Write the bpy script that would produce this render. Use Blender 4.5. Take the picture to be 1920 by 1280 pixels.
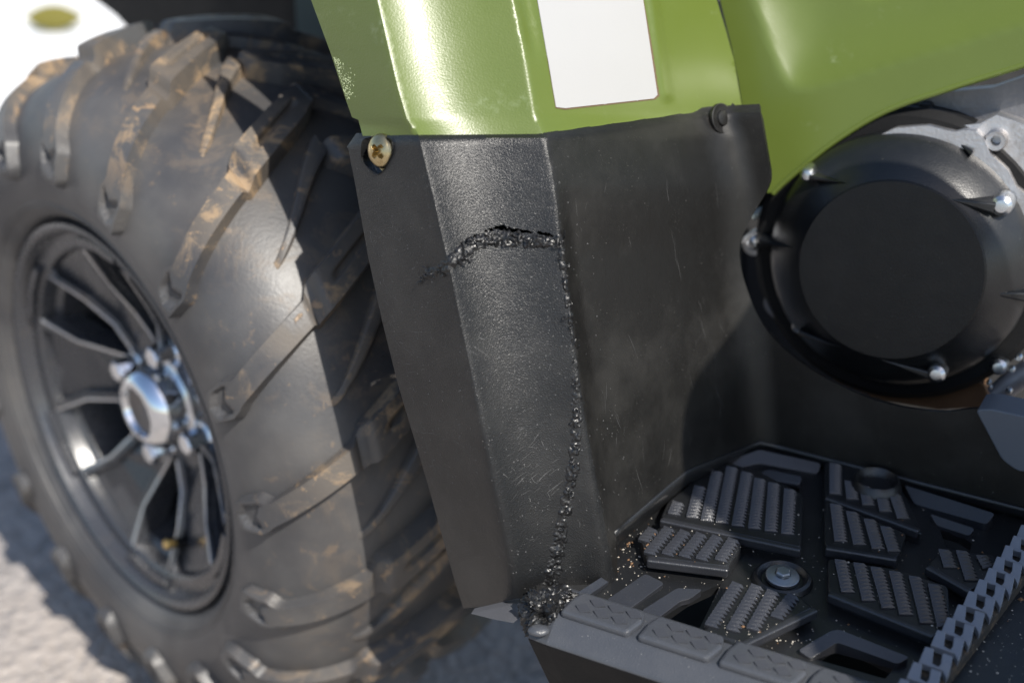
import bpy, bmesh, math, random
import numpy as np
from mathutils import Vector, Matrix, noise
from mathutils.geometry import delaunay_2d_cdt
from mathutils.kdtree import KDTree

for o in list(bpy.data.objects):
    bpy.data.objects.remove(o, do_unlink=True)
sc = bpy.context.scene
COL = sc.collection
random.seed(7)

# ------------------------------------------------------------------ camera, sky, sun, exposure
PITCH = math.radians(27.0)
CAM_H = 0.888                       # eye height above the ground
FOCAL = 50.0
FPX = FOCAL / 36.0 * 1920.0
cam_d = bpy.data.cameras.new('camera'); cam = bpy.data.objects.new('camera', cam_d); COL.objects.link(cam)
cam.location = (0, 0, CAM_H); cam.rotation_euler = (math.pi / 2 - PITCH, 0, 0)
cam_d.lens = FOCAL; cam_d.sensor_width = 36; cam_d.clip_start = 0.02; cam_d.clip_end = 600
cam_d.dof.use_dof = True; cam_d.dof.focus_distance = 0.865; cam_d.dof.aperture_fstop = 3.2
cam_d.dof.aperture_blades = 9
sc.camera = cam

SUN = Vector((0.335, -0.535, 0.74)).normalized()       # towards the sun
world = bpy.data.worlds.new('World'); sc.world = world; world.use_nodes = True
wn = world.node_tree.nodes; wl = world.node_tree.links
sky = wn.new('ShaderNodeTexSky'); sky.sky_type = 'NISHITA'; sky.sun_disc = False
sky.sun_elevation = math.asin(SUN.z); sky.sun_rotation = math.atan2(SUN.x, SUN.y)
bg = wn['Background']; bg.inputs['Strength'].default_value = 0.11
wl.new(sky.outputs[0], bg.inputs['Color'])
sun_d = bpy.data.lights.new('sun', 'SUN'); sun_d.energy = 4.6; sun_d.angle = math.radians(0.55); sun_d.color = (1.0, 0.95, 0.87)
sun = bpy.data.objects.new('sun', sun_d); COL.objects.link(sun)
sun.rotation_euler = SUN.to_track_quat('Z', 'Y').to_euler(); sun.location = (3, -3, 5)
vs = sc.view_settings
vs.view_transform = 'Standard'; vs.look = 'None'; vs.gamma = 1.0; vs.exposure = 0.63; vs.use_curve_mapping = False
sc.render.engine = 'CYCLES'

# ------------------------------------------------------------------ measuring helpers
C0 = np.array([0.0, 0.0, CAM_H])
FW = np.array([0, math.cos(PITCH), -math.sin(PITCH)]); UP = np.array([0, math.sin(PITCH), math.cos(PITCH)]); RT = np.array([1.0, 0, 0])
def ray(x, y): return FW + RT * ((x - 960) / FPX) + UP * (-(y - 640) / FPX)
def at(x, y, d): return C0 + ray(x, y) * d
def onz(x, y, z):
    r = ray(x, y); return C0 + r * ((z - CAM_H) / r[2])
def dplane(x, y, p0, n):
    r = ray(x, y); return float(np.dot(p0 - C0, n) / np.dot(r, n))
def onp(x, y, p0, n): return at(x, y, dplane(x, y, p0, n))
def unit(v): v = np.array(v, float); return v / np.linalg.norm(v)
def to_px(P):
    v = np.array(P) - C0; d = v @ FW
    return 960 + FPX * (v @ RT) / d, 640 - FPX * (v @ UP) / d, d
A_R = math.radians(27)
RR = np.array([math.cos(A_R), -math.sin(A_R), 0])        # rearwards along the vehicle
OO = np.array([-math.sin(A_R), -math.cos(A_R), 0])       # outwards from the vehicle
ZZ = np.array([0, 0, 1.0])

# ------------------------------------------------------------------ materials
def nodes_of(name):
    m = bpy.data.materials.new(name); m.use_nodes = True
    nt = m.node_tree; b = nt.nodes['Principled BSDF']
    return m, nt, b
class NT:
    def __init__(s, nt):
        s.nt = nt; s.n = nt.nodes; s.l = nt.links
        s.geo = s.n.new('ShaderNodeNewGeometry')
    def link(s, a, b): s.l.new(a, b)
    def pos(s, scale=(1, 1, 1), rot=(0, 0, 0)):
        m = s.n.new('ShaderNodeMapping'); m.inputs['Scale'].default_value = scale; m.inputs['Rotation'].default_value = rot
        s.link(s.geo.outputs['Position'], m.inputs['Vector']); return m.outputs[0]
    def noise(s, scale, detail=4, rough=.55, vec=None, dist=0):
        n = s.n.new('ShaderNodeTexNoise'); n.inputs['Scale'].default_value = scale; n.inputs['Detail'].default_value = detail
        n.inputs['Roughness'].default_value = rough; n.inputs['Distortion'].default_value = dist
        s.link(vec if vec is not None else s.geo.outputs['Position'], n.inputs['Vector']); return n.outputs['Fac']
    def voro(s, scale, vec=None, feature='F1', out='Distance'):
        n = s.n.new('ShaderNodeTexVoronoi'); n.feature = feature; n.inputs['Scale'].default_value = scale
        s.link(vec if vec is not None else s.geo.outputs['Position'], n.inputs['Vector']); return n.outputs[out]
    def ramp(s, v, lo, hi, a=0., b=1.):
        n = s.n.new('ShaderNodeMapRange'); n.interpolation_type = 'SMOOTHSTEP'
        n.inputs['From Min'].default_value = lo; n.inputs['From Max'].default_value = hi
        n.inputs['To Min'].default_value = a; n.inputs['To Max'].default_value = b
        s.link(v, n.inputs['Value']); return n.outputs[0]
    def math(s, op, a, b=None):
        n = s.n.new('ShaderNodeMath'); n.operation = op
        for i, q in enumerate((a, b)):
            if q is None: continue
            if isinstance(q, (int, float)): n.inputs[i].default_value = q
            else: s.link(q, n.inputs[i])
        return n.outputs[0]
    def mix(s, f, a, b):
        n = s.n.new('ShaderNodeMix'); n.data_type = 'RGBA'
        if isinstance(f, (int, float)): n.inputs[0].default_value = f
        else: s.link(f, n.inputs[0])
        for i, q in ((6, a), (7, b)):
            if isinstance(q, tuple): n.inputs[i].default_value = (*q, 1)
            else: s.link(q, n.inputs[i])
        return n.outputs[2]
    def bump(s, h, strength, dist, prev=None):
        n = s.n.new('ShaderNodeBump'); n.inputs['Strength'].default_value = strength; n.inputs['Distance'].default_value = dist
        s.link(h, n.inputs['Height'])
        if prev is not None: s.link(prev, n.inputs['Normal'])
        return n.outputs[0]

def black_plastic(name, base=(.020, .0205, .022), rough=.42, grain=.5, gscale=1100, dust=.5, dustcol=(.30, .29, .27), scr=1.0, spec=.5):
    m, nt, b = nodes_of(name); t = NT(nt)
    big = t.noise(14, 5, .65)
    cloud = t.ramp(big, .42, .75)
    speck = t.math('MULTIPLY', t.ramp(t.voro(260), .0, .10, 1, 0), t.ramp(t.noise(60, 3), .50, .62))
    speck2 = t.math('MULTIPLY', t.ramp(t.voro(620), .0, .13, 1, 0), t.ramp(t.noise(30, 3), .46, .60))
    sm = t.math('MAXIMUM', t.math('MULTIPLY', speck, .9), t.math('MULTIPLY', speck2, .6))
    c = t.mix(t.math('MULTIPLY', cloud, .09 * dust), base, dustcol)
    c = t.mix(t.math('MULTIPLY', sm, min(1, dust)), c, (.55, .53, .50))
    t.link(c, b.inputs['Base Color'])
    t.link(t.math('ADD', t.math('MULTIPLY', t.noise(90, 4), .16), rough - .08), b.inputs['Roughness'])
    b.inputs['Specular IOR Level'].default_value = spec
    g = t.noise(gscale, 2, .5)
    n1 = t.bump(g, grain, .0006)
    n1 = t.bump(t.noise(25, 3), .12, .004, n1)
    t.link(n1, b.inputs['Normal'])
    return m

def green_plastic(name, base=(.088, .120, .020), rough=.34, grain=.22, gscale=900):
    m, nt, b = nodes_of(name); t = NT(nt)
    c = t.mix(t.math('MULTIPLY', t.ramp(t.noise(9, 4), .35, .7), .35), base, tuple(x * 1.18 for x in base))
    fl = t.math('MULTIPLY', t.ramp(t.voro(420), .0, .12, 1, 0), t.ramp(t.noise(40, 3), .5, .62))
    c = t.mix(t.math('MULTIPLY', fl, .25), c, (.55, .58, .38))
    scuff = t.math('MULTIPLY', t.ramp(t.noise(16, 6, .7), .57, .75), t.ramp(t.noise(150, 3, .6), .45, .6))
    c = t.mix(t.math('MULTIPLY', scuff, .42), c, (.38, .44, .30))
    t.link(c, b.inputs['Base Color'])
    t.link(t.math('ADD', t.math('MULTIPLY', t.noise(60, 4), .14), rough - .07), b.inputs['Roughness'])
    t.link(t.bump(t.noise(gscale, 2, .5), grain, .0006, t.bump(t.noise(18, 2), .10, .004)), b.inputs['Normal'])
    b.inputs['Specular IOR Level'].default_value = .55
    return m

def simple(name, base, rough=.5, metal=0., var=.25, vscale=40, bump=.1, bscale=300, spec=.5, dirt=None, dirt_amt=.0):
    m, nt, b = nodes_of(name); t = NT(nt)
    c = t.mix(t.math('MULTIPLY', t.noise(vscale, 4), var * 2), base, tuple(x * .55 for x in base))
    if dirt:
        c = t.mix(t.math('MULTIPLY', t.ramp(t.noise(vscale * .7, 6, .7), .5, .66), dirt_amt), c, dirt)
    t.link(c, b.inputs['Base Color'])
    t.link(t.math('ADD', t.math('MULTIPLY', t.noise(vscale * 1.7, 3), .2), rough - .1), b.inputs['Roughness'])
    b.inputs['Metallic'].default_value = metal; b.inputs['Specular IOR Level'].default_value = spec
    if bump: t.link(t.bump(t.noise(bscale, 3), bump, .001), b.inputs['Normal'])
    return m

WHEEL_C = None
def rubber(name, mk_=.3):
    m, nt, b = nodes_of(name); t = NT(nt)
    # distance from the axle line drives how much dried mud there is (mud really sits on the tread)
    sub = t.n.new('ShaderNodeVectorMath'); sub.operation = 'SUBTRACT'; t.link(t.geo.outputs['Position'], sub.inputs[0]); sub.inputs[1].default_value = tuple(WC)
    dot = t.n.new('ShaderNodeVectorMath'); dot.operation = 'DOT_PRODUCT'; t.link(sub.outputs[0], dot.inputs[0]); dot.inputs[1].default_value = tuple(WN)
    ln = t.n.new('ShaderNodeVectorMath'); ln.operation = 'LENGTH'; t.link(sub.outputs[0], ln.inputs[0])
    rho = t.math('SQRT', t.math('SUBTRACT', t.math('MULTIPLY', ln.outputs['Value'], ln.outputs['Value']), t.math('MULTIPLY', dot.outputs['Value'], dot.outputs['Value'])))
    sepz = t.n.new('ShaderNodeSeparateXYZ'); t.link(t.geo.outputs['Position'], sepz.inputs[0])
    high = t.ramp(sepz.outputs['Z'], .20, .54, .55, 1.0)
    tread = t.math('MULTIPLY', t.ramp(rho, .225, .300), t.math('MULTIPLY', high, mk_))
    base = t.mix(t.ramp(t.noise(11, 4), .35, .7), (.042, .042, .045), (.085, .083, .082))
    film = t.math('MULTIPLY', t.ramp(t.noise(13, 5, .65, None, .4), .38, .62), t.math('ADD', t.math('MULTIPLY', tread, .75), .06))
    c = t.mix(film, base, (.125, .102, .078))
    mud = t.ramp(t.noise(30, 7, .72, None, .6), .50, .64)
    amt = t.math('MULTIPLY', mud, t.math('ADD', tread, .02))
    c = t.mix(amt, c, (.31, .215, .125))
    mud2 = t.math('MULTIPLY', t.ramp(t.noise(75, 6, .65, None, .5), .60, .66), t.ramp(rho, .20, .28))
    c = t.mix(t.math('MULTIPLY', mud2, .55 * mk_ + .1), c, (.34, .225, .125))
    t.link(c, b.inputs['Base Color'])
    t.link(t.math('ADD', t.math('MULTIPLY', t.math('ADD', amt, film), .34), .42), b.inputs['Roughness'])
    b.inputs['Specular IOR Level'].default_value = .5
    n1 = t.bump(t.noise(420, 3), .18, .0012)
    n1 = t.bump(t.math('ADD', t.math('MULTIPLY', mud, .35), mud2), .35 * mk_, .0015, n1)
    t.link(n1, b.inputs['Normal'])
    return m

# ------------------------------------------------------------------ object helpers
def link_part(o, parent):
    COL.objects.link(o)
    if parent is not None:
        o.parent = parent; o.matrix_parent_inverse = parent.matrix_world.inverted()
    return o
def mk(name, verts, faces, mat, parent, smooth=True, matrix=None):
    me = bpy.data.meshes.new(name); me.from_pydata([tuple(map(float, v)) for v in verts], [], [tuple(map(int, f)) for f in faces]); me.update()
    if smooth: me.polygons.foreach_set('use_smooth', [True] * len(me.polygons))
    me.materials.append(mat)
    o = bpy.data.objects.new(name, me)
    if matrix is not None: o.matrix_basis = matrix
    link_part(o, parent)
    bpy.context.view_layer.update()
    return o
def recalc(o, inside=False):
    bm = bmesh.new(); bm.from_mesh(o.data); bmesh.ops.recalc_face_normals(bm, faces=bm.faces); bm.to_mesh(o.data); bm.free(); return o
def bevel(o, w, seg=2, ang=30):
    md = o.modifiers.new('bevel', 'BEVEL'); md.width = w; md.segments = seg; md.limit_method = 'ANGLE'; md.angle_limit = math.radians(ang); return o
def sharp(o, ang=35):
    bm = bmesh.new(); bm.from_mesh(o.data)
    for e in bm.edges:
        if len(e.link_faces) == 2 and e.calc_face_angle(0) > math.radians(ang): e.smooth = False
    bm.to_mesh(o.data); bm.free(); return o
def subcopy(src, parent, matrix, name=None):
    o = src.copy(); o.name = name or src.name.split('.')[0]; o.matrix_basis = matrix
    return link_part(o, parent)
def dens(poly, step, closed=True):
    out = []; n = len(poly)
    for i in range(n if closed else n - 1):
        a = np.array(poly[i], float); b = np.array(poly[(i + 1) % n], float); k = max(1, int(np.linalg.norm(b - a) / step))
        for j in range(k): out.append(tuple(a + (b - a) * j / k))
    if not closed: out.append(tuple(map(float, poly[-1])))
    return out
def catmull(pts, k=8, closed=False):
    P = [np.array(p, float) for p in pts]; n = len(P); out = []
    for i in range(n if closed else n - 1):
        g = (lambda j: P[j % n]) if closed else (lambda j: P[min(max(j, 0), n - 1)])
        p0, p1, p2, p3 = g(i - 1), g(i), g(i + 1), g(i + 2)
        for j in range(k):
            s = j / k; out.append(.5 * ((2 * p1) + (-p0 + p2) * s + (2 * p0 - 5 * p1 + 4 * p2 - p3) * s * s + (-p0 + 3 * p1 - 3 * p2 + p3) * s ** 3))
    if not closed: out.append(P[-1])
    return out
def round_poly(pts, r=6, k=4):
    out = []; n = len(pts)
    for i in range(n):
        p = np.array(pts[i], float); a = np.array(pts[i - 1], float); b = np.array(pts[(i + 1) % n], float)
        ra = min(r, np.linalg.norm(a - p) * .45); rb = min(r, np.linalg.norm(b - p) * .45)
        q0 = p + unit(a - p) * ra; q1 = p + unit(b - p) * rb
        for j in range(k + 1):
            s = j / k; out.append((1 - s) ** 2 * q0 + 2 * s * (1 - s) * p + s * s * q1)
    return out
def inside(pts, poly):
    x = pts[:, 0]; y = pts[:, 1]; c = np.zeros(len(pts), bool); q = np.array(poly); n = len(q)
    for i in range(n):
        x0, y0 = q[i]; x1, y1 = q[i - 1]
        if y0 == y1: continue
        k = ((y0 > y) != (y1 > y)) & (x < (x1 - x0) * (y - y0) / (y1 - y0) + x0); c ^= k
    return c
def sheet(name, outline, fn, mat, parent, step=9, holes=(), creases=(), thick=.004, smooth=True):
    """a moulded skin: outline measured in the picture, each point carried out to the surface fn, given real thickness behind"""
    V = []; Ed = []
    def add(loop, closed=True):
        i0 = len(V); V.extend(loop); n = len(loop)
        for i in range(n - (0 if closed else 1)): Ed.append((i0 + i, i0 + (i + 1) % n))
    ol = dens(outline, step); add(ol)
    hl = [dens(h, step * .6) for h in holes]
    for h in hl: add(h)
    for c in creases: add(dens(c, step, False), False)
    b = np.array(V); xs = np.arange(b[:, 0].min(), b[:, 0].max(), step); ys = np.arange(b[:, 1].min(), b[:, 1].max(), step)
    G = np.array([(x + (step / 2 if j % 2 else 0), y) for j, y in enumerate(ys) for x in xs])
    G = G[inside(G, ol)]
    for h in hl: G = G[~inside(G, h)]
    for i in range(0, len(G), 4000):
        d = np.min(np.hypot(G[i:i + 4000, None, 0] - b[None, :, 0], G[i:i + 4000, None, 1] - b[None, :, 1]), axis=1)
        G[i:i + 4000][d < step * .5] = np.nan
    G = G[~np.isnan(G[:, 0])]
    V = V + [tuple(g) for g in G]
    v, e, f, *_ = delaunay_2d_cdt([Vector((float(p[0]), float(p[1]))) for p in V], Ed, [], 0, 1e-4)
    cen = np.array([np.mean([v[i][:] for i in t], axis=0) for t in f]); ok = inside(cen, ol)
    for h in hl: ok &= ~inside(cen, h)
    F = [t for t, k in zip(f, ok) if k]
    P3 = [at(p[0], p[1], fn(p[0], p[1])) for p in v]
    nr = np.cross(P3[F[0][1]] - P3[F[0][0]], P3[F[0][2]] - P3[F[0][0]])
    if np.dot(nr, P3[F[0][0]] - C0) > 0: F = [t[::-1] for t in F]
    o = mk(name, P3, F, mat, parent, smooth)
    bm = bmesh.new(); bm.from_mesh(o.data)
    bmesh.ops.delete(bm, geom=[q for q in bm.verts if not q.link_faces], context='VERTS')
    bm.to_mesh(o.data); bm.free()
    if thick:
        s = o.modifiers.new('thickness', 'SOLIDIFY'); s.thickness = thick; s.offset = -1
        e = o.modifiers.new('split', 'EDGE_SPLIT'); e.split_angle = math.radians(38)
    return o
def prism3(name, top, down, mat, parent, bev=.001, smooth=False, seg=2):
    n = len(top); down = np.array(down); V = [np.array(p) for p in top] + [np.array(p) + down for p in top]
    F = [tuple(range(n)), tuple(range(2 * n - 1, n - 1, -1))] + [(i, i + n, (i + 1) % n + n, (i + 1) % n) for i in range(n)]
    o = mk(name, V, F, mat, parent, smooth); recalc(o)
    if bev: bevel(o, bev, seg)
    return o
def prism_px(name, poly, zt, zb, mat, parent, bev=.0012, rnd=0):
    if rnd: poly = round_poly(poly, rnd)
    return prism3(name, [onz(x, y, zt) for x, y in poly], (0, 0, zb - zt), mat, parent, bev)
def frame(origin, zaxis, xhint=(1, 0, 0)):
    z = Vector(zaxis).normalized(); x = Vector(xhint); x = (x - z * x.dot(z)).normalized(); y = z.cross(x)
    M = Matrix((x, y, z)).transposed().to_4x4(); M.translation = Vector(origin); return M
def lathe(name, prof, mat, parent, matrix, seg=64, close=False):
    V = []; F = []; n = len(prof)
    for i in range(seg):
        a = 2 * math.pi * i / seg
        for (h, r) in prof: V.append((r * math.cos(a), r * math.sin(a), h))
    m = n if close else n - 1
    for i in range(seg):
        for j in range(m): F.append((i * n + j, ((i + 1) % seg) * n + j, ((i + 1) % seg) * n + (j + 1) % n, i * n + (j + 1) % n))
    o = mk(name, V, F, mat, parent, True, matrix)
    bm = bmesh.new(); bm.from_mesh(o.data); bmesh.ops.remove_doubles(bm, verts=bm.verts, dist=1e-6); bmesh.ops.recalc_face_normals(bm, faces=bm.faces); bm.to_mesh(o.data); bm.free()
    return sharp(o, 32)
def tube(name, pts, r, mat, parent, seg=10, cap=True):
    P = [np.array(p, float) for p in pts]; V = []; F = []; n = len(P)
    rr = r if hasattr(r, '__len__') else [r] * n
    ref = np.array([0.13, .21, .97])
    for i, p in enumerate(P):
        d = unit(P[min(i + 1, n - 1)] - P[max(i - 1, 0)]); a = unit(np.cross(d, ref)); b = np.cross(d, a)
        for k in range(seg):
            q = 2 * math.pi * k / seg; V.append(p + (a * math.cos(q) + b * math.sin(q)) * rr[i])
    for i in range(n - 1):
        for k in range(seg): F.append((i * seg + k, i * seg + (k + 1) % seg, (i + 1) * seg + (k + 1) % seg, (i + 1) * seg + k))
    if cap: F.append(tuple(range(seg))[::-1]); F.append(tuple(range((n - 1) * seg, n * seg)))
    o = mk(name, V, F, mat, parent); recalc(o); return sharp(o, 60)
def hexbolt(name, mat, parent, matrix, r=.007, h=.006, flange=0.0, dome=.25):
    prof = []
    V = []; F = []
    seg = 6; rings = [(0, r), (h * .8, r), (h, r * .86)]
    for z, q in rings:
        for k in range(seg): V.append((q * math.cos(k * math.pi / 3), q * math.sin(k * math.pi / 3), z))
    for j in range(2):
        for k in range(seg): F.append((j * 6 + k, j * 6 + (k + 1) % 6, (j + 1) * 6 + (k + 1) % 6, (j + 1) * 6 + k))
    F.append(tuple(range(12, 18)))
    if flange:
        i0 = len(V); S = 24
        for z, q in ((-.001, flange), (.0012, flange), (.0022, r * .95)):
            for k in range(S): V.append((q * math.cos(2 * math.pi * k / S), q * math.sin(2 * math.pi * k / S), z))
        for j in range(2):
            for k in range(S): F.append((i0 + j * S + k, i0 + j * S + (k + 1) % S, i0 + (j + 1) * S + (k + 1) % S, i0 + (j + 1) * S + k))
    o = mk(name, V, F, mat, parent, False, matrix); bevel(o, r * .12, 2, 25); return o
def sstep(a, b, x):
    t = min(1, max(0, (x - a) / (b - a))); return t * t * (3 - 2 * t)
def struct(o): o['kind'] = 'structure'; return o

# ------------------------------------------------------------------ key places
P_A0 = at(968, 1112, .855)                         # foot of the leg shield's outer crease
ZB = float(P_A0[2]) - .004                         # height of the footboard
W_D = 1.165
WC = at(228, 784, W_D)                             # centre of the rim lip
WN = unit((-.724, -.691, 0.0))
R_TYRE = float(WC[2])                              # axle height = tyre radius on the ground

# ------------------------------------------------------------------ the setting
def ground_material():
    m, nt, b = nodes_of('ground_gravelly_asphalt'); t = NT(nt)
    v = t.voro(95, out='Color')
    sp = t.n.new('ShaderNodeSeparateColor'); t.link(v, sp.inputs[0])
    c = t.mix(sp.outputs[0], (.20, .185, .175), (.46, .42, .39))
    c = t.mix(t.math('MULTIPLY', t.ramp(t.noise(3.5, 5), .45, .62), .75), c, (.46, .405, .36))
    c = t.mix(t.math('MULTIPLY', t.ramp(t.voro(210), .02, .35), .35), c, (.13, .12, .12))
    t.link(c, b.inputs['Base Color']); b.inputs['Roughness'].default_value = .9
    t.link(t.bump(t.voro(95), .9, .006, t.bump(t.noise(30, 5), .5, .01)), b.inputs['Normal'])
    return m
def slab_material():
    m, nt, b = nodes_of('pale_concrete'); t = NT(nt)
    c = t.mix(t.ramp(t.noise(4, 6), .35, .7), (.82, .82, .81), (.72, .715, .70))
    t.link(c, b.inputs['Base Color']); b.inputs['Roughness'].default_value = .85
    t.link(t.bump(t.noise(200, 4), .3, .002), b.inputs['Normal'])
    return m
S = 220
struct(mk('ground', [(-S, -S, 0), (S, -S, 0), (S, S, 0), (-S, S, 0)], [(0, 1, 2, 3)], ground_material(), None))
bpy.data.objects['ground']['label'] = 'grey gravelly asphalt ground under the quad bike'
slab = mk('concrete_slab', [(-6, 2.35, 0.0), (-.2, 2.2, 0), (1.5, 7.5, 0), (-9, 8.5, 0), (-6, 2.35, .05), (-.2, 2.2, .05), (1.5, 7.5, .05), (-9, 8.5, .05)],
          [(4, 5, 6, 7), (0, 1, 5, 4), (1, 2, 6, 5), (2, 3, 7, 6), (3, 0, 4, 7)], slab_material(), None, False)
slab['label'] = 'sunlit pale concrete slab beyond the front tyre'; struct(slab); bevel(slab, .01)

# ------------------------------------------------------------------ the quad bike
atv = bpy.data.objects.new('quad_bike', None); COL.objects.link(atv); atv.location = (WC[0] + .45, WC[1] + .45, 0)
atv.empty_display_size = .1
atv['label'] = 'green and black quad bike with muddy front tyre and cracked leg shield'; atv['category'] = 'quad bike'
bpy.context.view_layer.update()

M_shield = black_plastic('black_textured_plastic', base=(.0065, .0068, .0074), rough=.345, grain=.60, gscale=1300, dust=.55)
M_panel = black_plastic('black_smooth_plastic', base=(.0060, .0056, .0050), rough=.42, grain=.14, gscale=1200, dust=.5, scr=.35, spec=.42)
M_board = black_plastic('black_footboard_plastic', base=(.008, .0085, .0095), rough=.36, grain=.3, gscale=1200, dust=.35, scr=.3, spec=.7)
M_rib = black_plastic('worn_grip_plastic', base=(.018, .019, .023), rough=.34, grain=.3, gscale=1200, dust=.4, spec=.8)
M_sill = black_plastic('worn_sill_plastic', base=(.044, .048, .057), rough=.34, grain=.35, gscale=1100, dust=.6, scr=1.3)
M_green = green_plastic('green_moulded_plastic', base=(.090, .122, .023), rough=.36)
M_green.node_tree.nodes['Principled BSDF'].inputs['Specular IOR Level'].default_value = .62
M_green_s = green_plastic('green_smooth_plastic', grain=.10, gscale=900, rough=.36)
M_dark = simple('dark_underside_plastic', (.005, .005, .0055), .7, 0, .2, 30, .2, spec=.25)
M_weld = None

# --- leg shield: rows across the picture, three folds
def poly_x(pts):
    ys = np.array([p[1] for p in pts], float); xs = np.array([p[0] for p in pts], float)
    return lambda y: float(np.interp(y, ys, xs))
def lean(z): h = max(0., z - ZB); return .130 * .5 * (h / .33) ** 2
cA = float(np.dot(P_A0 - C0, OO))
def crease_depth(xf, off):
    ys = np.arange(-320, 1240, 8.); dd = []
    for y in ys:
        x = xf(y); r = ray(x, y); d = .86
        for _ in range(12):
            z = C0[2] + r[2] * d; c = cA - off - lean(z); d = c / np.dot(r, OO)
        dd.append(d)
    return lambda y: float(np.interp(y, ys, dd))
sL = poly_x([(484, -260), (560, -60), (583, 0), (620, 100), (648, 190), (664, 235), (652, 275), (664, 335), (690, 480), (716, 600), (746, 720), (800, 900), (850, 1080), (872, 1150), (880, 1240)])
sA = poly_x([(647, -260), (694, -60), (708, 0), (745, 160), (763, 222), (786, 258), (806, 340), (847, 520), (882, 690), (920, 880), (960, 1075), (968, 1112), (985, 1240)])
sB = poly_x([(910, -260), (950, -60), (962, 0), (985, 110), (1003, 215), (1022, 258), (1040, 350), (1050, 440), (1074, 620), (1096, 780), (1128, 950), (1152, 1080), (1170, 1240)])
dL = crease_depth(sL, .024); dA = crease_depth(sA, .0); dB = crease_depth(sB, .040)
_f1 = onz(1152, 1003, ZB + .018); _f4 = onz(1425, 826, ZB + .010); _bt = at(sB(300), 300, dB(300))
n_rear = unit(np.cross(_f4 - _f1, _bt - _f1))
def shield_d0(x, y):
    xl, xa, xb = sL(y), sA(y), sB(y)
    if x <= xa:
        g = (x - xl) / (xa - xl); return 1 / ((1 - g) / dL(y) + g / dA(y))
    if x <= xb:
        g = (x - xa) / (xb - xa); d = 1 / ((1 - g) / dA(y) + g / dB(y))
        return d + .0095 * 4 * g * (1 - g) * (1 - .5 * g)            # slightly hollow face
    k = sstep(0, 26, x - xb) * sstep(300, 480, y); return dplane(x, y, _f1, n_rear) + (1 - k) * (dB(y) - dplane(xb, y, _f1, n_rear))
def shield_d(x, y):
    w = 3.5 + 13 * sstep(500, 1050, y)
    return sum(k * shield_d0(x + q * w, y) for q, k in ((-1, .12), (-.5, .22), (0, .32), (.5, .22), (1, .12)))
def lip(x, y, ytop):                                   # rolled edge at the top of the black shield
    return .007 * sstep(18, 0, y - ytop)
topline = poly_x([(0, 640), (0, 0)])
def top_y(x): return float(np.interp(x, [640, 668, 760, 1008, 1100, 1250, 1340, 1425], [262, 250, 246, 244, 232, 211, 199, 195]))
# inner tunnel plane beside the footboard
T0 = onz(1425, 826, ZB + .010); T1 = onz(1920, 952, ZB + .010); tdir = unit(T1 - T0)
n_tun = unit(np.cross(tdir, unit(np.array([0, 0, 1.]) + OO * -.10)))
def tunnel_d(x, y): return dplane(x, y, T0, n_tun)
def smin(a, b, k=.012):
    h = max(k - abs(a - b), 0) / k; return min(a, b) - h * h * k * .25
def black_d(x, y):
    d = shield_d(x, y)
    if x > sB(y) + 40: d = smin(d, tunnel_d(x, y), .03)
    return d + lip(x, y, top_y(x))
U_notch = round_poly([(680, 262), (678, 300), (706, 331), (722, 318), (739, 285), (737, 262), (712, 254)], 9)
opening = [(1444, 322), (1440, 352), (1404, 418), (1387, 470), (1400, 540), (1440, 622), (1520, 692), (1640, 750), (1760, 772), (1850, 766), (1990, 790), (2300, 830)]
front_out = [(668, 250), (760, 246), (1008, 244)]
L_out = [(sL(y), y) for y in (1140, 1080, 1000, 900, 800, 720, 660, 600, 540, 480, 400, 335, 300, 278)]
shield_outline = (front_out + [(1036, 241), (1100, 232), (1250, 211), (1330, 200), (1424, 195), (1428, 225)] + [tuple(p) for p in catmull(opening, 5)] +
                  [(2300, 1060), (1990, 978), (1920, 960), (1700, 905), (1425, 834), (1290, 886), (1255, 918), (1156, 1005), (1158, 1090), (1120, 1112), (1080, 1122), (1035, 1116), (968, 1122), (905, 1136)] + L_out[:1] + L_out[1:] + [(650, 276)])
crA = [(sA(y), y) for y in range(262, 1110, 24)]; crB = [(sB(y), y) for y in range(262, 1080, 24)]
rs0 = random.Random(3)
def slit(path, dy, w):
    pts = catmull(path, 7); n = len(pts); up = []; dn = []
    for i, p in enumerate(pts):
        k = math.sin(math.pi * (i + .15) / (n - .7)) ** .5; up.append((p[0] + rs0.uniform(-1.5, 1.5), p[1] + dy - w * k * rs0.uniform(.35, 1.2))); dn.append((p[0] + rs0.uniform(-1.5, 1.5), p[1] + dy + w * k * rs0.uniform(.3, .9)))
    return up + dn[::-1]
slits = [slit([(838, 486), (856, 466), (880, 447), (900, 437)], 2, 5.0), slit([(908, 432), (930, 426), (965, 429), (1000, 433)], 3, 7.5), slit([(1006, 434), (1022, 437), (1038, 440)], 3, 5.5), slit([(1068, 612), (1071, 630), (1073, 648)], 0, 2.2)]
shield = sheet('leg_shield', shield_outline, black_d, M_shield, atv, step=8, holes=[U_notch] + slits, creases=[[(sA(y) + q, y) for y in range(270, 1100, 10)] for q in (-5, 0, 5)] + [[(sB(y) + q, y) for y in range(270, 1075, 10)] for q in (-6, 0, 6)], thick=.0035)
shield['label'] = 'black moulded leg shield with a rough melted repair seam'
# smoother skin on the rear face and tunnel
shield.data.materials.append(M_panel)
for p in shield.data.polygons:
    x, y, d = to_px(p.center)
    if x > sB(y) + 2: p.material_index = 1

def snorm(fn, x, y, e=3.):
    a = at(x + e, y, fn(x + e, y)) - at(x - e, y, fn(x - e, y)); b = at(x, y + e, fn(x, y + e)) - at(x, y - e, fn(x, y - e))
    n = unit(np.cross(a, b)); 
    return n if np.dot(n, at(x, y, 1) - C0) < 0 else -n

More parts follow.
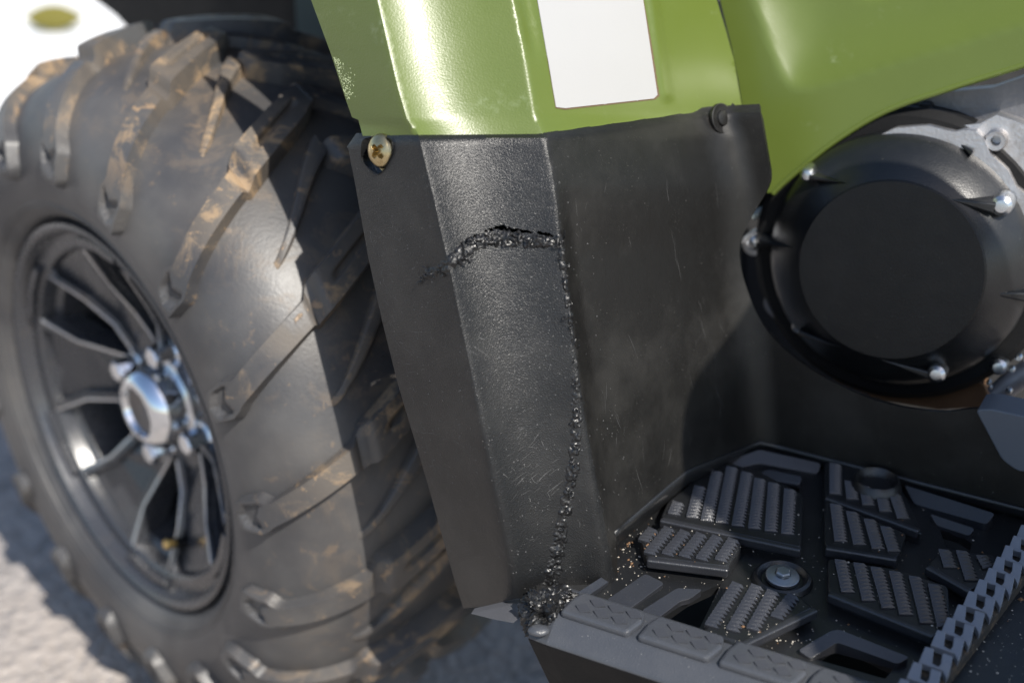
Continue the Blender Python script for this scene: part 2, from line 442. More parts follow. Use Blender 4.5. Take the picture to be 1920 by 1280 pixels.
# raised rim round the screw pocket, pocket floor, screw
M_gold = simple('yellow_zinc', (.62, .50, .28), .30, 1.0, .35, 120, .15, 400, dirt=(.25, .17, .08), dirt_amt=.6)
M_zinc = simple('bright_zinc', (.66, .68, .70), .30, 1.0, .2, 150, .1, 500)
rim_pts = [at(x, y, black_d(x, y)) + snorm(black_d, x, y) * .0003 for x, y in dens(U_notch, 3)]
V = []; F = []; n = len(rim_pts); nn = snorm(black_d, 708, 292)
for p in rim_pts: V += [p + nn * .0006, p + nn * -.012]
for i in range(n): j = (i + 1) % n; F.append((2 * i, 2 * j, 2 * j + 1, 2 * i + 1))
mk('screw_pocket', V, F, M_shield, shield)
pc = at(709, 292, black_d(709, 292)) - nn * .0065
prism3('washer_plate', [pc - nn * .003 + (np.array(at(x, y, black_d(709, 292))) - at(709, 292, black_d(709, 292))) for x, y in round_poly([(672, 254), (676, 306), (706, 338), (728, 322), (746, 285), (742, 252)], 6)], -nn * .0015, M_gold, shield, .0003)
def phillips(name, mat, parent, M, r):
    V = []; F = []; nr, ns = 14, 40
    for i in range(nr + 1):
        q = r * i / nr
        for k in range(ns):
            a = 2 * math.pi * k / ns; x, y = q * math.cos(a), q * math.sin(a)
            z = r * .62 * math.sqrt(max(0, 1 - (q / r) ** 2 * .96))
            ca = min(abs(x), abs(y)); q2 = max(abs(x), abs(y))
            if ca < r * .13 and q2 < r * .46: z -= r * .42
            V.append((x, y, z))
    for k in range(ns): V.append((r * math.cos(2 * math.pi * k / ns), r * math.sin(2 * math.pi * k / ns), -r * .5))
    for i in range(nr + 1):
        for k in range(ns): F.append((i * ns + k, i * ns + (k + 1) % ns, (i + 1) * ns + (k + 1) % ns, (i + 1) * ns + k))
    o = mk(name, V, F, mat, parent, True, M)
    bm = bmesh.new(); bm.from_mesh(o.data); bmesh.ops.remove_doubles(bm, verts=bm.verts, dist=1e-6); bmesh.ops.recalc_face_normals(bm, faces=bm.faces); bm.to_mesh(o.data); bm.free()
    sharp(o, 50); return o
scr = phillips('screw', M_gold, shield, frame(at(710, 284, black_d(710, 284)) - nn * .0035, nn * .85 + unit(C0 - at(710, 284, .9)) * .35, (.8, .3, .6)), .0102)
scr['label'] = 'pale gold cross-head screw in the shield corner'

# small hump at the back edge of the rear face with its black screw
bp = at(1354, 222, black_d(1354, 222)); nb = snorm(black_d, 1340, 300)
lathe('screw', [(-.002, .0), (-.002, .0100), (.0002, .0100), (.0005, .0092), (.0001, .0084), (.0001, .0054), (.0016, .0048), (.0022, .0030), (.0023, 0)], M_panel, shield, frame(bp, nb), 40)['label'] = 'black push screw near the top edge of the rear face'

# --- bottom flange of the shield (turned-out tab)
zt = float(at(930, 1145, black_d(930, 1135))[2])
M_tab = black_plastic('faded_flange_plastic', base=(.085, .088, .098), rough=.38, grain=.3, gscale=1100, dust=.5)
tabp = [(881, 1150), (930, 1139), (972, 1130), (1012, 1112), (1010, 1128), (962, 1168), (925, 1161)]
prism3('bottom_flange', [at(x, y, .868 - (y - 1130) * .0008) for x, y in tabp], (0.002, .010, -.0035), M_tab, shield, .0008)

# --- melted repair seam
def weld_material():
    m, nt, b = nodes_of('melted_black_plastic'); t = NT(nt)
    c = t.mix(t.ramp(t.noise(500, 3), .5, .75), (.005, .005, .0055), (.022, .022, .022))
    t.link(c, b.inputs['Base Color'])
    t.link(t.ramp(t.noise(300, 3), .3, .7, .26, .46), b.inputs['Roughness'])
    b.inputs['Specular IOR Level'].default_value = .55
    t.link(t.bump(t.noise(700, 3, .5), .5, .0006), b.inputs['Normal'])
    return m
M_weld = weld_material()
def seam(name, path, width, height, fn, seed, nb=16, step=2.2, freq=520, ragged=.35):
    pts = [np.array(p) for p in catmull(path, 14)]
    q = [pts[0]]
    for p in pts[1:]:
        while np.linalg.norm(p - q[-1]) > step: q.append(q[-1] + unit(p - q[-1]) * step)
    n = len(q); V = []; F = []
    for i, p in enumerate(q):
        t = unit(q[min(i + 3, n - 1)] - q[max(i - 3, 0)]); nv = np.array([-t[1], t[0]]); a = i / (n - 1)
        w = np.interp(a, *width); h = np.interp(a, *height)
        wl_ = w * (1 + ragged * noise.noise(Vector((i * .09, seed, 0))) + ragged * .8 * noise.noise(Vector((i * .33, seed, 4))))
        wr_ = w * (1 + ragged * noise.noise(Vector((i * .09, seed, 9))) + ragged * .8 * noise.noise(Vector((i * .33, seed, 7))))
        for j in range(nb + 1):
            b = j / nb * 2 - 1; pp = p + nv * (b * (wl_ if b < 0 else wr_))
            P = at(pp[0], pp[1], fn(pp[0], pp[1])); N = snorm(fn, pp[0], pp[1])
            vv = Vector(P) * freq
            z = noise.turbulence(vv, 3, True) * .62 + .5 * abs(noise.noise(vv * .45 + Vector((seed, 0, 0)))) + .22 * noise.noise(vv * 1.9)
            edge = (1 - abs(b) ** 4)
            jit = noise.noise_vector(vv * .7) * .0007
            V.append(P + N * (-.0009 + h * edge * (.15 + z)) + np.array(jit) * edge)
    m = nb + 1
    for i in range(n - 1):
        for j in range(nb): F.append((i * m + j, i * m + j + 1, (i + 1) * m + j + 1, (i + 1) * m + j))
    o = mk(name, V, F, M_weld, shield, True); return recalc(o)
arc = [(800, 514), (826, 507), (850, 490), (876, 468), (902, 453), (930, 447), (960, 450), (1000, 453), (1046, 456)]
s1 = seam('repair_seam', arc, ([0, .1, .35, .6, .85, 1], [11, 16, 15, 16, 13, 10]), ([0, .5, 1], [.0028, .0036, .0030]), black_d, 3, nb=22, step=1.6, freq=190, ragged=.55)
s1['label'] = 'torn jagged arc of the melted repair'
down = [(1046, 440), (1054, 490), (1062, 540), (1068, 590), (1074, 640), (1079, 700), (1081, 760), (1078, 820), (1075, 870), (1066, 930), (1054, 980), (1046, 1030), (1038, 1070), (1030, 1105)]
s2 = seam('repair_seam', down, ([0, .08, .25, .28, .32, .4, .5, .6, .75, .9, 1], [11, 8, 8, 5, 4, 10, 13, 15, 14, 17, 19]), ([0, .25, .3, .5, 1], [.0026, .0023, .0014, .0025, .0030]), black_d, 11, nb=18, step=1.7, freq=280, ragged=.40)
s2['label'] = 'long beaded melted seam running down the shield fold'
# curls and shreds torn up along the seam
def shred(P, N, T, L, w, seed):
    B = np.cross(N, T); V = []; F = []
    k = 6
    for i in range(k + 1):
        s = i / k; c = P + T * (L * (s - .5)) + N * (.0005 + .0009 * math.sin(s * 2.6 + seed) * s) + B * (.001 * math.sin(seed * 3 + s * 4))
        ww = w * (1 - .75 * s) ; tl = .6 * math.sin(seed * 5 + s * 3)
        V += [c - B * ww + N * ww * tl, c + N * ww * .7, c + B * ww - N * ww * tl]
    for i in range(k): a = i * 3; F += [(a, a + 1, a + 4, a + 3), (a + 1, a + 2, a + 5, a + 4)]
    return V, F
VV = []; FF = []
rs = random.Random(5)
for path, num, spread in ((arc, 50, 12), (down, 30, 6)):
    pts = catmull(path, 10)
    for k in range(num):
        i = rs.randrange(len(pts) - 1); p = pts[i]; t2 = unit(pts[i + 1] - pts[i])
        x = p[0] + rs.gauss(0, spread * .6); y = min(p[1] + rs.gauss(0, spread * .6), 1100)
        N = snorm(black_d, x, y); P = at(x, y, black_d(x, y)) + N * .0008
        q = at(x + t2[0] * 4, y + t2[1] * 4, black_d(x + t2[0] * 4, y + t2[1] * 4)) - at(x, y, black_d(x, y)); q = unit(q - N * np.dot(q, N))
        a = rs.gauss(0, .7); T = q * math.cos(a) + np.cross(N, q) * math.sin(a)
        v, f = shred(P, N, T, rs.uniform(.0020, .0052) * (1 if path is arc else .5), rs.uniform(.0003, .0008), rs.uniform(0, 9))
        FF += [tuple(j + len(VV) for j in t_) for t_ in f]; VV += v
sh = mk('plastic_shreds', VV, FF, M_weld, shield, False); sh['kind'] = 'stuff'
so = sh.modifiers.new('t', 'SOLIDIFY'); so.thickness = .0005

# hair scratches and scuffs
M_scr = simple('scratched_pale_plastic', (.10, .10, .10), .6, 0, .3, 400, 0)
def scratch_set(name, items, parent, fn):
    VV = []; FF = []
    for (x, y, ang, L, w, curve) in items:
        i0 = len(VV); k = 6; a = ang; px_, py_ = x, y; st_ = L / k
        for i in range(k + 1):
            P = at(px_, py_, fn(px_, py_)); N = snorm(fn, px_, py_); t_ = unit(at(px_ + math.cos(a), py_ + math.sin(a), fn(px_ + math.cos(a), py_ + math.sin(a))) - P); s_ = np.cross(N, t_)
            ww = w * .00016 * math.sin(math.pi * (i + .3) / (k + .6)); VV += [P + N * .00012 - s_ * ww, P + N * .00012 + s_ * ww]
            px_ += math.cos(a) * st_; py_ += math.sin(a) * st_; a += curve / k
        for i in range(k): FF.append((i0 + 2 * i, i0 + 2 * i + 1, i0 + 2 * i + 3, i0 + 2 * i + 2))
    o = mk(name, VV, FF, M_scr, parent); o['kind'] = 'stuff'; return o
rs = random.Random(21); items = []
for k in range(130):
    y = rs.uniform(300, 1090); x = rs.uniform(sL(y) + 14, sB(y) - 20); items.append((x, y, rs.uniform(0, 6.28), rs.uniform(4, 14), rs.uniform(.4, .9), rs.gauss(0, .7)))
for k in range(60):
    y = rs.uniform(380, 1000); x = sL(y) + abs(rs.gauss(0, 18)) + 10; items.append((x, y, rs.gauss(1.0, .5), rs.uniform(6, 26), rs.uniform(.4, .9), rs.gauss(0, .5)))
for k in range(46):
    c = rs.choice(((975, 890, 30, 22), (985, 865, 28, 30), (960, 920, 22, 18), (930, 645, 28, 8))); items.append((rs.gauss(c[0], c[2]), rs.gauss(c[1], c[3]), -.75 + rs.gauss(0, .12) if c[1] > 700 else .35 + rs.gauss(0, .2), rs.uniform(8, 42), rs.uniform(.3, .7), rs.gauss(0, .2)))
for k in range(34):
    y = rs.uniform(330, 900); x = rs.uniform(sB(y) + 20, 1350); items.append((x, y, 1.4 + rs.gauss(0, .2), rs.uniform(10, 60), rs.uniform(.3, .7), rs.gauss(0, .2)))
for k in range(420):
    y = rs.uniform(270, 1095); x = rs.uniform(sL(y) + 8, sB(y) + 60); items.append((x, y, rs.uniform(0, 6.28), rs.uniform(1.2, 3.0), rs.uniform(1.2, 3.2), 0))
scratch_set('scratch_marks', items, shield, black_d)

# ------------------------------------------------------------------ green front fender (outer part above the shield)
def green_d(x, y):
    e = .0045
    d = shield_d(x, y) + e
    if x > sB(y):
        # raised stile, sticker field and rib on the rear face
        xs = 1008 + (y) * .172; xr = 1207 + y * .15
        q = min(1, max(0, (x - sB(y) - 3) / 34)); d += .0022 * math.sin(math.pi * q) ** 2 * sstep(130, 60, y)
        d -= .0026 * sstep(xr, xr + 14, x) * sstep(xr + 34, xr + 18, x) * sstep(196, 176, y)
    return d
g_out = [(488, -250), (560, -60), (583, 0), (620, 100), (648, 186), (660, 220), (672, 225), (682, 262), (764, 262), (1006, 262), (1022, 255), (1100, 245), (1250, 226), (1392, 206), (1389, 188), (1376, 112), (1362, 60), (1344, 0), (1330, -60), (1282, -250)]
gc = [[(1207 + q + y * .15, y) for y in range(-90, 181, 12)] for q in (0, 7, 14, 18, 26, 34)] + [[(sB(y) + q, y) for y in range(-90, 118, 12)] for q in (0, 8, 22, 34)] + [[(sA(y) + q, y) for y in range(-90, 245, 8)] for q in (-5, 0, 5)]
fender = sheet('front_fender', g_out, green_d, M_green, atv, step=6.5, creases=gc, thick=.0035)
fender.data.materials.append(M_green_s)
for p in fender.data.polygons:
    x, y, d = to_px(p.center)
    if x > sB(y) + 2: p.material_index = 1
fender['label'] = 'glossy green front fender above the black shield'
M_white = simple('white_sticker', (.36, .36, .356), .5, 0, .04, 14, .05)
M_glue = simple('old_glue_edge', (.13, .085, .045), .7, 0, .3, 200, .3)
st = [(1000, -50), (1008, 0), (1043, 201), (1060, 203), (1226, 185), (1233, 178), (1206, 0), (1198, -50)]
def off(fn, e): return lambda x, y: fn(x, y) - e
def flat_rear(x, y): return shield_d(x, y) + .0045
sheet('sticker_glue', [(1000, -50), (1008, 0), (1042, 203), (1060, 206), (1229, 187), (1237, 180), (1237, 165), (1207, 0), (1198, -50)], off(flat_rear, .0004), M_glue, fender, step=14, thick=.0003)
stk = sheet('sticker', st, off(flat_rear, .0009), M_white, fender, step=14, thick=.0004); stk['label'] = 'blank white sticker on the green rear face'
# worn chip on the fender's front edge
M_chip = simple('pale_scuffed_green', (.42, .48, .27), .6, 0, .3, 300, .5, 900)
VV = []; FF = []
for k in range(170):
    y = random.uniform(108, 186); x = sL(y) + abs(random.gauss(0, 5 + 6 * math.sin((y - 105) / 85 * 3.1))) + 3
    P = at(x, y, green_d(x, y)); N = snorm(green_d, x, y); r = random.uniform(.0002, .0006)
    a = unit(np.cross(N, (.3, .2, .9))); b = np.cross(N, a); i0 = len(VV)
    VV += [P + a * r, P + b * r * 1.6, P - a * r, P - b * r, P + N * r * .6]; FF += [(i0, i0 + 1, i0 + 4), (i0 + 1, i0 + 2, i0 + 4), (i0 + 2, i0 + 3, i0 + 4), (i0 + 3, i0, i0 + 4)]
ch = mk('paint_chips', VV, FF, M_chip, fender, False); ch['kind'] = 'stuff'

# ------------------------------------------------------------------ green side panel
pS = at(1425, 215, shield_d(1425, 215) + .017)
n_side = unit(OO + ZZ * .22)
def seg_sd(x, y, poly):
    """signed distance (px) to a convex-ish region, positive inside"""
    d = 1e9
    for i in range(len(poly)):
        a = np.array(poly[i], float); b = np.array(poly[(i + 1) % len(poly)], float); t = unit(b - a); nrm = np.array([-t[1], t[0]])
        d = min(d, float(np.dot(np.array([x, y]) - a, nrm)))
    return d
field = [(1395, -80), (1700, -260), (2300, -200), (2080, -10), (1480, 172)]
def smooth_sd(x, y, poly, k=22):
    ds = []
    for i in range(len(poly)):
        a = np.array(poly[i], float); b = np.array(poly[(i + 1) % len(poly)], float); t = unit(b - a); ds.append(float(np.dot(np.array([x, y]) - a, np.array([-t[1], t[0]]))))
    return -k * math.log(sum(math.exp(-max(-300, min(300, q)) / k) for q in ds))
def side_d(x, y):
    d = dplane(x, y, pS, n_side)
    s = smooth_sd(x, y, field, 20)
    k = min(1, max(0, (s + 6) / 150)); d += .016 * (1 - (1 - k) ** 2)    # field tips up and back from its border
    d += .012 * sstep(0, 30, 60 - math.hypot((x - 1640) * .55, y + 62))   # hollow at the top
    e = 12 * .0
    return d
low = catmull([(1448, 362), (1478, 334), (1560, 268), (1660, 208), (1780, 166), (1920, 122), (2040, 84), (2200, 40), (2420, -10)], 5)
s_out = [(1296, -250), (1350, 0), (1372, 90), (1384, 150), (1392, 200), (1400, 270), (1430, 360)] + [tuple(p) for p in low] + [(2440, -250)]
side = sheet('side_panel', s_out, side_d, M_green_s, atv, step=11, thick=.004); side['label'] = 'green side panel sweeping over the engine cover'
tube('panel_edge_bead', [at(p[0], p[1] + 1, side_d(p[0], p[1])) + unit(OO) * -.001 for p in low], .0022, M_green_s, side, 8)

# ------------------------------------------------------------------ engine: case, clutch cover, bolts
M_alu = simple('cast_aluminium', (.60, .59, .59), .46, 1.0, .25, 60, .35, 500, dirt=(.22, .16, .10), dirt_amt=.35)
M_cover = black_plastic('satin_black_cover', base=(.006, .0068, .008), rough=.33, grain=.22, gscale=900, dust=.3, scr=0, spec=.6)
M_disc = black_plastic('matt_black_disc', base=(.006, .006, .0066), rough=.40, grain=.25, gscale=700, dust=.25, scr=0, spec=.35)
M_rust = simple('rusty_steel', (.16, .085, .04), .8, .2, .4, 70, .6, 200)
ax = unit(OO + ZZ * .16 + RR * .05)
dC = tunnel_d(1640, 740) + .030
cc = at(1684, 488, dC)
px = dC / FPX                                          # metres per pixel there
MC = frame(cc, ax, tuple(RR))
RC = 243 * px; RD = 170 * px
case = lathe('engine_case', [(-.10, 0), (-.10, RC * 1.16), (-.012, RC * 1.16), (-.006, RC * 1.10), (-.006, 0)], M_dark, atv, MC, 64)
case['label'] = 'dark engine case behind the round cover'
cover = lathe('clutch_cover', [(-.02, RC * .9), (-.02, RC), (.0, RC), (.004, RC * .985), (.012, RC * .93), (.024, RC * .80), (.0315, RD * 1.02), (.0330, RD * .985)], M_cover, atv, MC, 96)
cover['label'] = 'round satin black clutch cover with small spikes and bolts'
lathe('cover_disc', [(.0325, RD * .995), (.034, RD * .97), (.0345, RD * .5), (.0345, 0)], M_disc, cover, MC, 80)
def on_cover(x, y, h): return onp(x, y, cc + ax * h, ax)
_cs = np.array([0, .485 * RC, RD * .985, RD * 1.02, RC * .80, RC * .93, RC * .985, RC, RC * 1.3]); _ch = np.array([.0345, .0345, .033, .0315, .024, .012, .004, .0, -.006])
def cover_pt(x, y, lift=0.):
    h = .01
    for _ in range(8):
        p = on_cover(x, y, h); r = float(np.linalg.norm(p - cc - ax * np.dot(p - cc, ax))); h = float(np.interp(r, _cs, _ch)) + lift
    return on_cover(x, y, h)
def spike(x0, y0, x1, y1, w):
    a = cover_pt(x0, y0); b = cover_pt(x1, y1); t = unit(b - a); s = unit(np.cross(ax, t)); wv = w * px; m = a * .4 + b * .6
    V = [a - s * wv * 1.2 - ax * .010, a + s * wv * 1.2 - ax * .010, a + s * wv * .55 + ax * .010, a - s * wv * .55 + ax * .010, b - ax * .006, b + ax * .0008]
    F = [(0, 1, 2, 3), (0, 3, 5, 4), (1, 4, 5, 2), (3, 2, 5), (0, 4, 1)]
    o = mk('cover_rib', V, F, M_cover, cover, False); recalc(o); return bevel(o, .0010, 2)
for a in ((1522, 328, 1590, 344, 9), (1428, 449, 1492, 465, 10), (1502, 617, 1584, 654, 9), (1748, 697, 1638, 669, 13), (1868, 386, 1766, 371, 17), (1945, 553, 1830, 547, 18), (1826, 284, 1790, 262, 10)):
    spike(*a)
for (x, y, r, h) in ((1516, 326, 15, .006), (1414, 455, 14, .004), (1879, 384, 20, .006), (1757, 698, 18, .006), (1873, 685, 17, -.002)):
    lathe('bolt', [(-.014, r * px * 1.0), (.0, r * px), (.004, r * px * .9), (.0065, r * px * .55), (.007, 0)], M_zinc, cover, frame(cover_pt(x, y, h), ax), 28)
lathe('bolt_hole', [(-.01, 6 * px), (.002, 6 * px), (.003, 9 * px), (.001, 12 * px), (-.01, 12 * px)], M_alu, cover, frame(on_cover(1497, 612, .004), ax), 24)
# aluminium casting round the upper right of the cover
def case_d(h): return lambda x, y: dplane(x, y, cc + ax * h, ax)
cs = sheet('case_flange', [(1630, 262), (1680, 240), (1740, 236), (1790, 248), (1806, 244), (1830, 246), (1846, 262), (1856, 288), (1890, 320), (1906, 352), (1925, 366), (1990, 420), (1990, 470), (1920, 430), (1880, 380), (1830, 325), (1780, 290), (1720, 264), (1660, 262)], case_d(.004), M_alu, case, 8, thick=.02)
cs2 = sheet('case_casting', [(1640, 246), (1720, 226), (1800, 236), (1838, 232), (1868, 216), (1900, 226), (1990, 262), (1990, 440), (1925, 380), (1880, 330), (1840, 300), (1780, 270), (1700, 255)], case_d(-.008), M_alu, case, 8, thick=.03)
lathe('boss', [(-.02, 20 * px), (.0, 20 * px), (.004, 17 * px), (.004, 9 * px), (-.012, 8 * px), (-.012, 0)], M_alu, case, frame(on_cover(1868, 263, -.002), ax), 32)
sheet('upper_casting', [(1640, 205), (1700, 182), (1780, 172), (1860, 165), (1990, 120), (1990, 245), (1900, 232), (1850, 236), (1790, 224), (1740, 215), (1680, 225)], case_d(-.030), simple('dark_aluminium', (.20, .20, .21), .5, .8, .3, 50, .4, 300), case, 9, thick=.02)
lathe('bolt', [(-.01, 16 * px), (.003, 16 * px), (.005, 12 * px), (.005, 0)], M_dark, case, frame(on_cover(1735, 208, -.02), ax), 6)
tube('coolant_pipe', [on_cover(x, y, -.02) for x, y in catmull([(1412, 405), (1440, 388), (1470, 352), (1500, 322), (1560, 280)], 6)], 9 * px, simple('pale_blue_grey_metal', (.42, .50, .50), .4, .4, .2, 60, .1), case, 12)
tube('lower_bracket', [on_cover(x, y, -.012) for x, y in catmull([(1436, 490), (1444, 540), (1440, 572), (1462, 596)], 6)], 8 * px, simple('grey_bracket', (.16, .165, .18), .5, .3, .2, 60, .1), case, 10)
lathe('bolt_boss', [(-.02, 24 * px), (-.004, 24 * px), (.0, 20 * px), (.0, 0)], M_alu, case, frame(on_cover(1412, 460, -.010), ax), 24)
sheet('rusty_rim', [(1560, 712), (1620, 722), (1690, 728), (1760, 726), (1800, 712), (1845, 720), (1860, 762), (1760, 768), (1660, 752)], case_d(-.022), M_rust, case, 9, thick=.02)
tube('oil_line', [on_cover(x, y, -.006) for x, y in ((1868, 742), (1890, 722), (1935, 690))], 22 * px, simple('grey_cast_pipe', (.30, .29, .30), .45, .6, .3, 60, .3), case, 16)
for x, y, r in ((1855, 715, 5), (1858, 724, 4), (1893, 730, 6), (1911, 668, 7), (1898, 690, 6)):
    lathe('bolt', [(0, r * px), (.003, r * px), (.005, r * px * .6), (.005, 0)], M_zinc, case, frame(on_cover(x, y, .012), ax), 14)
# dark chassis closing the view behind the engine
bk = [at(1380, 60, 1.30), at(2600, -60, 1.30), at(2600, 1000, 1.2), at(1380, 900, 1.2)]
prism3('chassis_block', bk, (.05, .3, 0), M_dark, atv, .01)
# grey lower side cover at the right edge
gp = [(1828, 768), (1856, 766), (1990, 795), (1990, 900), (1905, 882), (1878, 862)]
prism3('lower_side_cover', [at(x, y, tunnel_d(x, y) - .012) for x, y in round_poly(gp, 10)], -n_tun * .03 * np.sign(np.dot(n_tun, OO)), simple('grey_blue_plastic', (.10, .115, .14), .42, 0, .15, 20, .1), atv, .004)

# ------------------------------------------------------------------ footboard
holes = [[(1236, 1160), (1290, 1122), (1352, 1094), (1330, 1140), (1308, 1184)], [(1429, 899), (1470, 905), (1499, 915), (1499, 925), (1440, 912)],
         [(1762, 992), (1800, 1004), (1822, 1018), (1818, 1036), (1774, 1026)], [(1526, 1234), (1570, 1204), (1620, 1222), (1678, 1250), (1660, 1272)], [(1640, 898), (1662, 905), (1668, 915), (1625, 912), (1610, 904)]]
b_out = [(1010, 1130), (1152, 1000), (1290, 878), (1425, 824), (2010, 972), (2320, 1056), (2700, 1760), (2060, 1490), (1700, 1362), (1380, 1252), (1048, 1146)]
def board_d(x, y): return dplane(x, y, np.array([0, 0, ZB]), ZZ)
board = sheet('footboard', b_out, board_d, M_board, atv, step=14, holes=holes, thick=.006, smooth=False); board['label'] = 'black ribbed plastic footboard strewn with grit'
# dished fillet where wall and board meet
fl_ = [(1152, 996), (1255, 908), (1290, 880), (1425, 826), (1920, 952), (2010, 976), (2300, 1050)]
def fillet(px_in, drop):
    V = []; F = []; top = dens(fl_, 12, False); k = 6
    for (x, y) in top:
        p0 = at(x, y, black_d(x, y) - .001); f = onz(x, y + 16, ZB + .0008); f = f + unit(f - p0) * .0
        for j in range(k + 1):
            q = j / k; c = np.array((p0[0], p0[1], ZB + .0008)) * .75 + f * .25
            V.append((1 - q) ** 2 * p0 + 2 * q * (1 - q) * c + q * q * f)
    for i in range(len(top) - 1):
        for j in range(k): F.append((i * (k + 1) + j, i * (k + 1) + j + 1, (i + 1) * (k + 1) + j + 1, (i + 1) * (k + 1) + j))
    o = mk('wall_fillet', V, F, M_board, board); recalc(o); so = o.modifiers.new('t', 'SOLIDIFY'); so.thickness = .002; so.offset = 0; return o
fillet(0, 0)
# tray under the holes
up = [onz(x, y, ZB - .06) for x, y in ((1000, 1150), (1425, 800), (2010, 950), (2200, 1500), (1400, 1300))]
prism3('under_tray', up, (0, 0, -.004), M_dark, board, 0)
lipt = catmull([(1275, 890), (1330, 858), (1400, 828), (1432, 824), (1480, 834), (1700, 892), (1920, 950), (2010, 974), (2300, 1050)], 6)
tube('board_rim', [onz(x, y, ZB + .004) for x, y in lipt], .0022, M_board, board, 8)
PT = ZB + .009
pads = [[(1238, 970), (1502, 1026), (1506, 925), (1425, 884), (1372, 868), (1335, 872), (1252, 940)],
        [(1200, 1010), (1212, 1044), (1366, 1064), (1392, 1022), (1385, 1006), (1240, 984)],
        [(1316, 1184), (1370, 1090), (1500, 1114), (1528, 1140), (1394, 1208)],
        [(1546, 866), (1580, 866), (1690, 916), (1732, 1002), (1546, 932)],
        [(1546, 938), (1700, 1000), (1682, 1046), (1546, 1022)],
        [(1552, 1046), (1682, 1066), (1778, 1098), (1782, 1184), (1750, 1190), (1552, 1108)],
        [(1738, 1058), (1764, 1028), (1866, 1040), (1872, 1070), (1820, 1106)]]
pad_objs = []
for p in pads:
    pad_objs.append(prism_px('tread_pad', p, PT, ZB - .001, M_board, board, .0022, 8))
bars = [((1238, 972), (1502, 1028)), ((1213, 1046), (1366, 1065)), ((1392, 1206), (1530, 1140)), ((1548, 930), (1724, 993)), ((1548, 1024), (1682, 1046)), ((1554, 1110), (1752, 1190)), ((1738, 1060), (1820, 1106))]
for i, (a, b) in enumerate(bars):
    A = onz(*a, PT + .0015); B = onz(*b, PT + .0015); t = unit(B - A); s = np.cross(ZZ, t); w = .0022
    prism3('pad_bar', [A - s * w, B - s * w, B + s * w, A + s * w], (0, 0, -.006), M_rib, board, .0012, False, 3)
rib_sets = [
 [((1262, 966), (1272, 944)), ((1297, 972), (1312, 914)), ((1324, 978), (1344, 886)), ((1352, 982), (1372, 878)), ((1382, 988), (1400, 888)), ((1413, 993), (1424, 900)), ((1444, 998), (1450, 908)), ((1475, 1003), (1480, 920))],
 [((1206, 1016), (1226, 994)), ((1217, 1040), (1256, 992)), ((1250, 1042), (1286, 998)), ((1282, 1046), (1316, 1003)), ((1314, 1051), (1346, 1008)), ((1350, 1053), (1376, 1013))],
 [((1332, 1176), (1384, 1096)), ((1372, 1184), (1420, 1100)), ((1410, 1182), (1450, 1110)), ((1455, 1160), (1488, 1118))],
 [((1565, 928), (1565, 872)), ((1597, 938), (1593, 905)), ((1627, 949), (1620, 914)), ((1659, 961), (1650, 921)), ((1692, 974), (1676, 929))],
 [((1575, 1017), (1566, 948)), ((1610, 1023), (1596, 962)), ((1645, 1031), (1629, 976)), ((1675, 1036), (1660, 990))],
 [((1588, 1112), (1575, 1052)), ((1627, 1128), (1610, 1058)), ((1664, 1142), (1642, 1066)), ((1697, 1154), (1677, 1074)), ((1736, 1170), (1714, 1083)), ((1768, 1178), (1750, 1098))],
 [((1780, 1066), (1769, 1033)), ((1820, 1090), (1802, 1035)), ((1853, 1068), (1839, 1044))]]
def rib(a, b, parent, w=.0036, h=.0024, pitch=.0036):
    A = onz(*a, PT); B = onz(*b, PT); L = np.linalg.norm(B - A); t = (B - A) / L; s = np.cross(t, ZZ); k = max(2, int(round(L / pitch))); V = []; F = []
    s = s if s[0] > 0 else -s
    e = L / k
    V += [A - s * w * .8, B - s * w * .8, B + s * w * .7, A + s * w * .7]; V += [v - ZZ * .001 for v in V[:4]]; V[:4] = [v + ZZ * .0005 for v in V[:4]]
    F += [(0, 1, 2, 3), (0, 4, 5, 1), (1, 5, 6, 2), (2, 6, 7, 3), (3, 7, 4, 0)]
    for i in range(k):
        p = A + t * (e * i); i0 = len(V)
        # a raised tooth, blunt on one side and drawn to a point on the other, its top tipped towards the outer side
        q = [p - s * w, p + t * e * .72 - s * w, p + t * e * .55 + s * w * .7, p + t * e * .18 + s * w * 1.35]
        hh = [h * .45, h * 1.05, h, h * .35]
        V += [a_ + ZZ * z_ for a_, z_ in zip(q, hh)] + [a_ - ZZ * .001 for a_ in q]
        F += [(i0, i0 + 1, i0 + 2, i0 + 3)] + [(i0 + j, i0 + 4 + j, i0 + 4 + (j + 1) % 4, i0 + (j + 1) % 4) for j in range(4)]
    o = mk('grip_rib', V, F, M_rib, parent, False); return recalc(o)
for s_, pr in zip(rib_sets, pad_objs):
    for a, b in s_: rib(a, b, board)
# sloped flat ridges between the pads
def ridge(poly, z=.009, b=.0016, r=7):
    poly = round_poly(poly, r); P = [onz(x, y, ZB + z * .5) for x, y in poly]; ys = [p[1] for p in P]; lo, hi = min(ys), max(ys)
    # each ridge is a wedge: its top falls towards the outer side of the board
    c = np.mean(P, axis=0); T = []
    L = max(P, key=lambda p: np.linalg.norm(p - c)) - c; L = unit(L); S = np.cross(ZZ, L); S = S if np.dot(S, OO) > 0 else -S
    ds = [float(np.dot(p - c, S)) for p in P]; a, b2 = min(ds), max(ds)
    for (x, y), d in zip(poly, ds): T.append(onz(x, y, ZB + .0015 + z * (1 - (d - a) / (b2 - a))))
    n = len(T); V = T + [np.array((p[0], p[1], ZB - .001)) for p in T]
    F = [tuple(range(n)), tuple(range(2 * n - 1, n - 1, -1))] + [(i, i + n, (i + 1) % n + n, (i + 1) % n) for i in range(n)]
    o = mk('board_ridge', V, F, M_rib, board, False); recalc(o); return bevel(o, b, 3)
